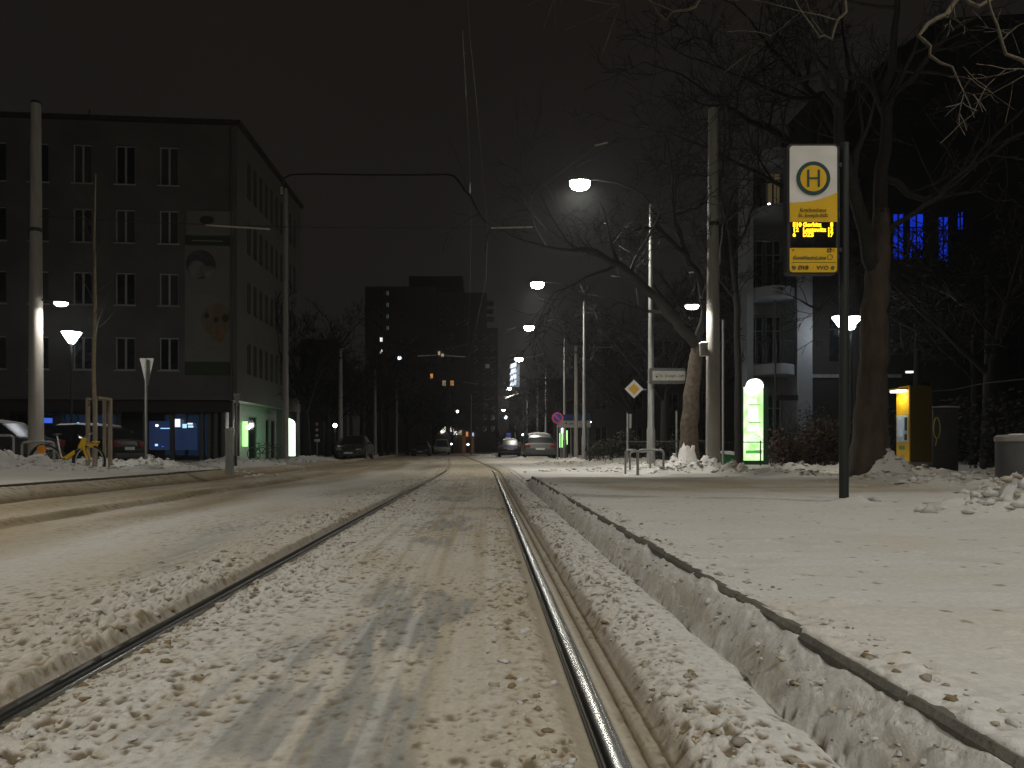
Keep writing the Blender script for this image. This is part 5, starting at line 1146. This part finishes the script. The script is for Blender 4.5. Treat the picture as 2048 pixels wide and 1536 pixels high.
    if snow:
        i0=3
        g=MB(); vs=[];m_=[i for i in range(len(st)) if st[i][3]>Ht-.12]
        for i in m_:
            x=st[i][0]*k; h=st[i][5]*kw*.9
            vs+= [(x,-h,st[i][3]+.0),(x,-h*.6,st[i][3]+.06),(x,0,st[i][3]+.075),(x,h*.6,st[i][3]+.06),(x,h,st[i][3])]
        fs=[(a*5+j,a*5+j+1,(a+1)*5+j+1,(a+1)*5+j) for a in range(len(m_)-1) for j in range(4)]+[(0,1,2,3,4),tuple((len(m_)-1)*5+j for j in range(5))]
        g.add(vs,fs); fin(g,'snow_cap',capsnow)
    return t
silver=mat('paint_silver',(.13,.13,.125),.32,.6,var=.05); gp=mat('paint_grey',(.06,.06,.06),.3,.5,var=.05); dp=mat('paint_black',(.018,.018,.02),.25,.3,var=0); rp_=mat('paint_darkred',(.05,.025,.022),.35,.3,var=0); wp=mat('paint_white',(.33,.33,.32),.35,.1,var=.05)
hp=math.pi/2
car('parked_car','grey car parked nose towards the camera between the left masts',(WX(709,46.5),46.5,.02),-hp,gp,'hatch',4.3,1.85,1.5)
car('parked_car','silver estate car with snow on its roof parked on the right, seen from behind',(WX(1078,43.5),44.8,.03),hp,silver,'wagon',4.6,1.85,1.55,True)
car('parked_car','dark blue car in front of the silver estate, tail plate just visible',(WX(1020,60),61,.02),hp,mat('paint_navy',(.02,.02,.045),.3,.3,var=0),'hatch',4.3,1.8,1.45,True)
car('parked_car','farthest parked car on the right, only its pale roof seen over the navy one',(WX(1021,78),79,.02),hp,wp,'wagon',4.4,1.8,1.75,True)
car('parked_car','dark reddish car far on the left side of the street',(WX(840,75),77,.0),-hp,rp_,'hatch',4.2,1.8,1.5)
car('parked_car','pale van-like car behind the reddish one on the left side',(WX(881,92),95,.0),-hp,wp,'wagon',4.8,1.9,1.95)
car('parked_car','black estate car standing across behind the stakes of the sapling',(WX(106,26),27,.03),math.radians(172),dp,'wagon',4.7,1.85,1.5,True)
car('parked_car','grey car with snowy roof at the left edge behind the rack hoop',(WX(-75,23),24,.05),math.radians(176),gp,'hatch',4.3,1.8,1.5,True)
# ---------------------------------------------------------------- trees
bark=mat('bark',(.055,.040,.027),.9,var=.45,scale=7,bump=1.,bscale=22,stretch=(1,1,.35)); barkd=mat('bark_dark',(.012,.0105,.009),.9,var=.4,scale=6,bump=.8,bscale=18,stretch=(1,1,.4))
barky=mat('bark_yellowish',(.085,.070,.043),.85,var=.3,scale=8,bump=.5)
def grow(g,p,d,L,r,lev,rn,up=.12,wig=.25,split=3,minr=.006,sides=(7,5,4,3,3,3)):
    n=max(3,int(L/ max(.18,L/6))); pts=[Vector(p)]; rad=[r]; d=Vector(d).normalized()
    for i in range(n):
        d=(d+Vector((rn.gauss(0,wig),rn.gauss(0,wig),rn.gauss(0,wig)))*.5+Vector((0,0,up))*.35).normalized()
        pts.append(pts[-1]+d*L/n); rad.append(max(minr,r*(1-.72*(i+1)/n)))
    g.tube(pts,rad,sides[min(5,max(0,5-lev))],cap=False)
    if lev<=0: return
    for j in range(split):
        i=rn.randint(max(1,n//3),n); q=pts[i]; dd=(pts[i]-pts[i-1]).normalized()
        a=dd.orthogonal().normalized(); a.rotate(__import__('mathutils').Quaternion(dd,rn.uniform(0,6.28)))
        nd=(dd*rn.uniform(.45,.95)+a*rn.uniform(.5,1.)).normalized()
        grow(g,q,nd,L*rn.uniform(.5,.78),max(minr,rad[i]*rn.uniform(.55,.8)),lev-1,rn,up,wig,split,minr,sides)
def tree(name,label,base,trunkpts,trunkr,limbs,seed,bk=bark,lev=3,group=None,split=3,twig=1.,cat='bare tree',minr=.007,up=.12,ck=None):
    rn=random.Random(seed); t=thing(name,label,cat,base,group)
    tp=[Vector(p) for p in trunkpts]
    # trunk with bumps and root flare
    pts=[];rad=[]
    for i in range(len(tp)-1):
        for s in range(6):
            f=s/6; pts.append(tp[i].lerp(tp[i+1],f)+Vector((rn.gauss(0,.012),rn.gauss(0,.012),0))); rad.append((trunkr[i]*(1-f)+trunkr[i+1]*f)*rn.uniform(.96,1.05))
    pts.append(tp[-1]); rad.append(trunkr[-1])
    MB().tube(pts,rad,14).build('trunk',bk,t,ang=80)
    g=MB()
    for (lp,lr,n) in limbs:
        lp=[Vector(p) for p in lp]; m=len(lp)
        fp=[];fr=[]
        for i in range(m-1):
            for s in range(3):
                f=s/3; fp.append(lp[i].lerp(lp[i+1],f)+Vector((rn.gauss(0,.03),rn.gauss(0,.03),rn.gauss(0,.03)))*(lr/.1)**.5); fr.append(lr*(1-.72*((i+f)/(m-1))))
        fp.append(lp[-1]); fr.append(lr*.26)
        g.tube(fp,fr,7,cap=False)
        Lt=sum((lp[i+1]-lp[i]).length for i in range(m-1))
        for q in range(n):
            i=rn.randint(max(1,len(fp)//4),len(fp)-2); dd=(fp[i+1]-fp[i-1]).normalized()
            a=Vector((rn.gauss(0,1),rn.gauss(0,1),rn.gauss(.35,1))).normalized()
            grow(g,fp[i],(dd*.6+a*.8),Lt*rn.uniform(.22,.42)*twig,fr[i]*rn.uniform(.45,.7),lev,rn,up=up,split=split,minr=minr)
        grow(g,fp[-1],(fp[-1]-fp[-2]),Lt*.35*twig,fr[-1],lev,rn,up=up,split=split,minr=minr)
    g.build('crown',ck or bk,t,ang=80)
    return t
def PP(Y,*a): return [W(a[i],a[i+1],Y) for i in range(0,len(a),2)]
# big tree right of the stop post
Y=13.2
def P3(*a): return [W(a[i],a[i+1],a[i+2]) for i in range(0,len(a),3)]
tree('bare_tree','big bare tree with thick rugged trunk in a snow mound, right of the stop post',(WX(1740,Y),Y,.17),
 PP(Y,1738,960,1740,880,1745,760,1750,640,1757,520,1762,420),[.40,.29,.235,.22,.19,.125],[
 (P3(1750,560,13.2,1720,430,13,1690,330,12.8,1680,200,12.6,1660,110,12.4,1665,20,12.3),.135,5),
 (P3(1762,430,13.2,1765,300,13.3,1775,180,13.4,1790,60,13.5,1800,-80,13.6),.128,5),
 (P3(1680,215,12.6,1640,150,12.2,1560,165,12,1490,200,11.8),.055,3),
 (P3(1770,350,13.3,1850,400,13.0,1950,330,12.8,2060,260,12.6),.07,5),
 (P3(1757,500,13.2,1690,560,13.6,1640,620,14.,1600,600,14.3),.05,4),
 (P3(1760,480,13.2,1800,440,13,1880,395,12.7,1960,300,12.5,2080,190,12.4),.06,4),
 (P3(1775,200,13.4,1850,130,13.,1900,60,12.8,1980,20,12.6),.06,3)],21,bk=bark,lev=3,split=2,minr=.006,ck=mat('bark_crown_unlit',(.018,.015,.011),.9,var=.4,scale=7,bump=.8))  # crown bark darkened so the upper tree looks unlit
# pale lit branches reaching in at the top from a tree beyond the frame
tree('bare_tree','bare tree outside the right edge whose pale broken branches hang into the picture top',(8.6,9.2,.17),
 [(8.6,9.2,-.1),(8.6,9.2,3.),(8.5,9.1,6.2),(8.45,9.1,8.6),(8.4,9.1,10.5)],[.26,.2,.16,.11,.05],[
 ([(8.5,9.1,6.6)]+P3(2330,-200,9.1,2048,-20,8.7,1960,10,8.5,1900,-30,8.4),.05,2),
 ([(8.55,9.15,4.6)]+P3(2300,100,9.1,2120,150,8.9,2048,130,8.7,2020,110,8.5,1985,20,8.4,1960,-60,8.4),.034,2),
 (P3(1960,-60,8.4,1890,30,8.3,1840,65,8.2,1870,110,8.2,1916,160,8.2),.034,1),
 ([(8.47,9.1,7.2)]+P3(2300,-300,9,1950,-260,8.5,1700,-120,8.2,1690,20,8.1,1660,80,8.1,1630,60,8.0),.035,3),
 (P3(1950,-260,8.5,1600,-200,8.,1440,-60,7.9,1390,10,7.9,1330,35,7.9,1310,15,7.9),.03,1)],5,bk=barky,lev=2,split=3,minr=.004,twig=.7,up=-.1)
# leaning tree by the mast
Y=21.5
tree('bare_tree','bare tree leaning left with snow-plastered foot, between the direction board and the mast',(WX(1378,Y),Y,.1),
 PP(Y,1378,935,1379,850,1386,760,1394,690),[.30,.245,.21,.165],[
 (P3(1394,690,21.5,1350,640,20.6,1300,580,19.8,1240,530,19.2,1190,505,19,1140,500,19),.16,7),
 (P3(1392,695,21.5,1410,620,21,1400,560,20.4,1370,505,19.9,1350,440,19.6,1345,380,19.5),.12,6),
 (PP(20.7,1400,600,1440,520,1450,450,1470,380),.09,4),
 (PP(19.8,1372,510,1320,460,1290,455,1230,480),.07,5),(PP(19.6,1345,430,1380,420,1420,400,1440,350),.06,4)],8,bk=mat('bark_brown',(.075,.056,.037),.9,var=.5,scale=9,bump=1.,bscale=25),ck=mat('bark_limb_unlit',(.02,.017,.012),.9,var=.4,scale=7,bump=.8),lev=3,split=3,minr=.008)  # limbs darker than the trunk: lack of light above the lamp painted in
g=MB().lathe((WX(1380,21.2),21.42,0),[(.38,.05),(.33,.2),(.29,.36),(.262,.5),(.25,.62),(.235,.74),(.19,.80)],26,1,.9); r2=random.Random(8)
g.v=[(WX(1380,21.2)+(x-WX(1380,21.2))*(1+r2.uniform(-.07,.05)),21.42+(y-21.42)*(1+r2.uniform(-.07,.05)),z+(r2.uniform(-.16,.06) if z>.6 else r2.uniform(-.03,.03))) for x,y,z in g.v]
g.build('snow_crust',capsnow,bpy.data.objects['bare_tree.002'])
Y=27
tree('bare_tree','slim straight bare tree left of the green stele',(WX(1476,24),24,.1),P3(1477,945,24,1476,800,24,1474,620,24,1462,480,24),[.13,.115,.10,.08],[
 (P3(1462,480,24,1440,380,24,1450,270,24),.07,5),(P3(1472,600,24,1440,560,24,1400,470,24.2),.05,4),(P3(1466,520,24,1500,430,24,1530,340,24),.05,5)],13,bk=barkd,lev=3,split=3)
tree('bare_tree','tall spreading bare tree behind the stop sign, its crown over the villa',(WX(1720,29),29,.1),P3(1720,930,29,1715,700,29,1700,480,29,1690,300,29),[.35,.3,.25,.18],[
 (P3(1700,420,29,1600,300,28,1500,240,27,1420,190,26.5),.16,8),(P3(1695,330,29,1640,200,28,1560,120,27.5,1500,40,27),.14,8),(P3(1690,300,29,1700,160,29,1680,20,29),.12,6),
 (P3(1700,450,29,1580,380,28,1480,330,27,1400,290,26),.11,7),(P3(1705,380,29,1800,250,29,1900,180,29,1990,90,29),.12,6),(P3(1640,200,28,1560,190,27,1470,150,26,1400,120,25.5),.08,6)],31,bk=barkd,lev=3,split=3,minr=.011)
# trees along the left, the middle and far right, some copied
def simpletree(px,Y,h,r,label,seed,bk=barkd,spread=1.,group='bare street trees',lev=3,n=5):
    x=WX(px,Y); rn=random.Random(seed); limbs=[]
    for i in range(n):
        a=rn.uniform(0,6.28); z=h*rn.uniform(.28,.55); s=h*rn.uniform(.28,.42)*spread
        limbs.append(([(x,Y,z),(x+s*.4*math.cos(a),Y+s*.4*math.sin(a),z+h*.14),(x+s*math.cos(a),Y+s*math.sin(a),z+h*rn.uniform(.25,.42))],r*.5,5))
    return tree('bare_tree',label,(x,Y,0),[(x,Y,-.1),(x+rn.gauss(0,.05),Y,h*.3),(x+rn.gauss(0,.15),Y,h*.6)],[r*1.2,r*.85,r*.5],limbs,seed,bk=bk,lev=lev,group=group,minr=.016)
a1=simpletree(612,47,9.3,.28,'dense dark bare tree directly right of the pale building',41,n=8,spread=1.1)
a2=simpletree(655,58,9.5,.22,'bare tree crown rising behind the round white lamp',42,n=6)
a3=simpletree(704,56,9.,.14,'slender bare tree whose trunk stands behind the parked grey car',43,n=5)
def cp(o,px,Y,label,s=1.,rz=0.):
    c=copytree(o,label=label); c.location=(WX(px,Y),Y,0); c.scale=(s,s,s); c.rotation_euler=(0,0,rz); return c
cp(a3,763,62,'slender bare tree just right of the slim pale mast',1.,1.2); cp(a2,815,85,'bare tree above the reddish parked car',1.,2.); cp(a3,775,74,'bare tree between two far masts left of the tower',1.05,2.7)
cp(a2,725,66,'bare tree under the left edge of the tower block',1.05,4.); cp(a1,868,112,'bare tree before the lit ground floor of the tower',.9,1.); cp(a3,838,100,'thin bare tree above the pale van-like car',1.,.4)
cp(a1,668,76,'broad dark bare tree far back behind the left masts',1.1,2.2); cp(a2,905,128,'far bare tree at the tower foot',.9,3.)
b1=simpletree(1112,54,6.8,.16,'bare tree leaning behind the no parking sign',51,n=5); cp(a2,1037,66,'thick trunked bare tree between the navy and the silver car',.62,1.5)
cp(b1,1150,56,'bare tree behind the blue and white shop board',1.1,3.); cp(a1,1265,46,'bare tree crown left of the diamond sign',.95,5.); cp(a2,1330,38,'dark bare tree behind the direction board',1.1,.7); cp(a1,1440,36,'dark bare tree behind the line mast on the right',1.15,1.9); cp(a2,1085,84,'far bare tree right of the road end',.6,2.5); cp(b1,1003,110,'far bare tree just right of the road end lamps',.6,.5)
cp(a3,1945,27,'bare tree before the blue lit villa window',.9,2.9); cp(a3,1835,29.5,'thin bare tree just right of the big trunk, crossing the blue window',1.1,.9); cp(a2,1980,23,'dark bare tree at the right edge above the litter bin',1.05,.3)
# staked sapling
Y=18.4; x=WX(189,Y)
t=thing('staked_sapling','young tree with slim yellowish trunk tied between wooden stakes','young tree',(x,Y,.1))
MB().tube([(x,Y,0),(x+.02,Y,1.2),(x-.02,Y,2.6),(x+.02,Y,4.2),(x,Y,6.0),(x+.03,Y,7.4)],[.06,.05,.045,.038,.025,.012],10).build('trunk',mat('sapling_bark',(.30,.25,.15),.8,var=.2,scale=8),t)
g=MB(); rn=random.Random(3)
for i in range(13):
    z=3.3+i*.3; a=rn.uniform(0,6.28); grow(g,(x,Y,z),(math.cos(a)*.6,math.sin(a)*.6,.9),1.3-.05*i,.014,1,rn,up=.3,split=2,minr=.004)
g.build('crown',barky,t)
wood=mat('stake_wood',(.30,.25,.18),.8,var=.25,scale=6,stretch=(4,4,.6))
for px,top,dy in ((165,794,.25),(203,794,-.3),(208,796,.3),(180,796,.7)): MB().tube([(WX(px,Y),Y+dy,0),(WX(px,Y),Y+dy,WZ(top,Y))],.055 if px!=180 else .045,10).build('stake',wood,t)
for a,b in ((-.3,-.3),(-.3,.25)): pass
MB().box(WX(162,Y),WX(206,Y),Y+.28,Y+.31,WZ(800,Y),WZ(795,Y)).build('crossbar',wood,t); MB().box(WX(201,Y),WX(211,Y),Y-.32,Y+.32,WZ(799,Y),WZ(794.5,Y)).build('crossbar',wood,t)
for q in (801,812): MB().lathe((x,Y,WZ(q,Y)),[(.07,-.02),(.07,.02)],12).build('tie_band',blackm,t); MB().tube([(WX(165,Y),Y+.25,WZ(q,Y)+.03),(x,Y,WZ(q,Y)),(WX(203,Y),Y-.3,WZ(q,Y)-.02)],.015,6).build('tie_strap',blackm,t)
# hedges and shrubs
def hedge(name,x0,x1,y0,y1,h,label,seed,n=2600,m=None):
    rn=np.random.default_rng(seed); t=thing(name,label,'hedge',((x0+x1)/2,(y0+y1)/2,.05),'dark hedges')
    g=MB(); r2=random.Random(seed)
    for i in range(36):
        X=r2.uniform(x0,x1);Yq=r2.uniform(y0,y1); grow(g,(X,Yq,0),(r2.gauss(0,.25),r2.gauss(0,.25),1),h*r2.uniform(.5,.85),.012,2,r2,up=.2,split=3,minr=.004)
    g.build('stems',barkd,t)
    g=MB()
    for i in range(n):
        X=rn.uniform(x0,x1);Yq=rn.uniform(y0,y1); hh=h*(.82+.22*math.sin(X*2.3+seed)+.12*math.sin(X*5.1)); z=hh*rn.random()**.7
        s=.045+.05*rn.random(); a=Vector(rn.normal(size=3)).normalized()*s; b=a.orthogonal().normalized()*s*.6; p=Vector((X,Yq,.1+z))
        g.add([p-a,p-b,p+a,p+b],[(0,1,2,3)])
    g.build('leaves',m or mat('dry_leaves',(.075,.045,.028),.9,var=.4,scale=3),t,smooth=False)
hedge('hedge',WX(1560,22.5),WX(1700,22.5),22.3,23.6,1.45,'brown leafless hedge between the balcony house and the big trunk',2)
hedge('hedge',WX(1600,28),WX(1950,28),28,30,1.9,'dark hedge behind the ticket machine',4,3000,mat('dark_leaves',(.02,.022,.014),.9))
hedge('hedge',WX(1180,33),WX(1430,33),33,35,1.3,'dark hedge behind the bike racks and the direction board',6,2600,mat('dark_leaves',(.02,.022,.014),.9))
hedge('hedge',WX(1960,20),WX(2260,20),19,22,2.2,'black hedge mass behind the litter bin',9,2400,mat('dark_leaves',(.02,.022,.014),.9))
# scrap of rope strung from the machine to the right
wire('pale cable sagging from the ticket machine to the right edge',[W(1864,783,17.5),W(1910,779,17),W(1945,771,16.5),W(1980,765,16),W(2060,757,15)],.012,'cable','strung_cable')
# ------------------------------------------------------------------ sky, camera, render settings
w=bpy.data.worlds.new('World'); sc.world=w; w.use_nodes=True
nt=w.node_tree; n=nt.nodes; L=nt.links; bg=n['Background']
tc=n.new('ShaderNodeTexCoord'); sp=n.new('ShaderNodeSeparateXYZ'); L.new(tc.outputs['Generated'],sp.inputs[0])
cr=n.new('ShaderNodeValToRGB'); L.new(sp.outputs['Z'],cr.inputs['Fac'])
cr.color_ramp.elements[0].position=0.; cr.color_ramp.elements[0].color=(.0120,.0102,.0092,1)
cr.color_ramp.elements[1].position=.75; cr.color_ramp.elements[1].color=(.0078,.0062,.0052,1)
no=n.new('ShaderNodeTexNoise'); no.inputs['Scale'].default_value=2.2; no.inputs['Detail'].default_value=4; L.new(tc.outputs['Generated'],no.inputs['Vector'])
mr=n.new('ShaderNodeMapRange'); mr.inputs['To Min'].default_value=.8; mr.inputs['To Max'].default_value=1.2; L.new(no.outputs['Fac'],mr.inputs['Value'])
vm=n.new('ShaderNodeVectorMath'); vm.operation='SCALE'; L.new(cr.outputs['Color'],vm.inputs[0]); L.new(mr.outputs['Result'],vm.inputs['Scale'])
L.new(vm.outputs['Vector'],bg.inputs['Color']); bg.inputs['Strength'].default_value=1.
cam=bpy.data.cameras.new('camera'); co=bpy.data.objects.new('camera',cam); COL.objects.link(co)
co.location=(0,0,H); co.rotation_euler=(math.radians(90),0,0)
cam.sensor_width=36; cam.lens=1500/2048*36; cam.shift_x=54/2048; cam.shift_y=131/2048; cam.clip_start=.05; cam.clip_end=6000
sc.camera=co
sc.view_settings.view_transform='Standard'; sc.view_settings.look='None'; sc.view_settings.exposure=0; sc.view_settings.gamma=1
sc.cycles.use_denoising=True; sc.cycles.max_bounces=5; sc.cycles.diffuse_bounces=3; sc.cycles.glossy_bounces=3
sc.cycles.sample_clamp_indirect=3.; sc.cycles.caustics_reflective=False; sc.cycles.caustics_refractive=False

hz=bpy.data.materials.new('haze_air'); hz.use_nodes=True; nt=hz.node_tree; nt.nodes.clear()
out=nt.nodes.new('ShaderNodeOutputMaterial'); pv=nt.nodes.new('ShaderNodeVolumePrincipled'); pv.inputs['Color'].default_value=(.9,.92,.95,1); pv.inputs['Density'].default_value=.00075; pv.inputs['Anisotropy'].default_value=.75
nt.links.new(pv.outputs['Volume'],out.inputs['Volume'])
hb=MB().box(-460,460,-460,460,-1.1,60).build('haze',hz,None,smooth=False); hb['kind']='stuff'
sc.cycles.volume_bounces=0
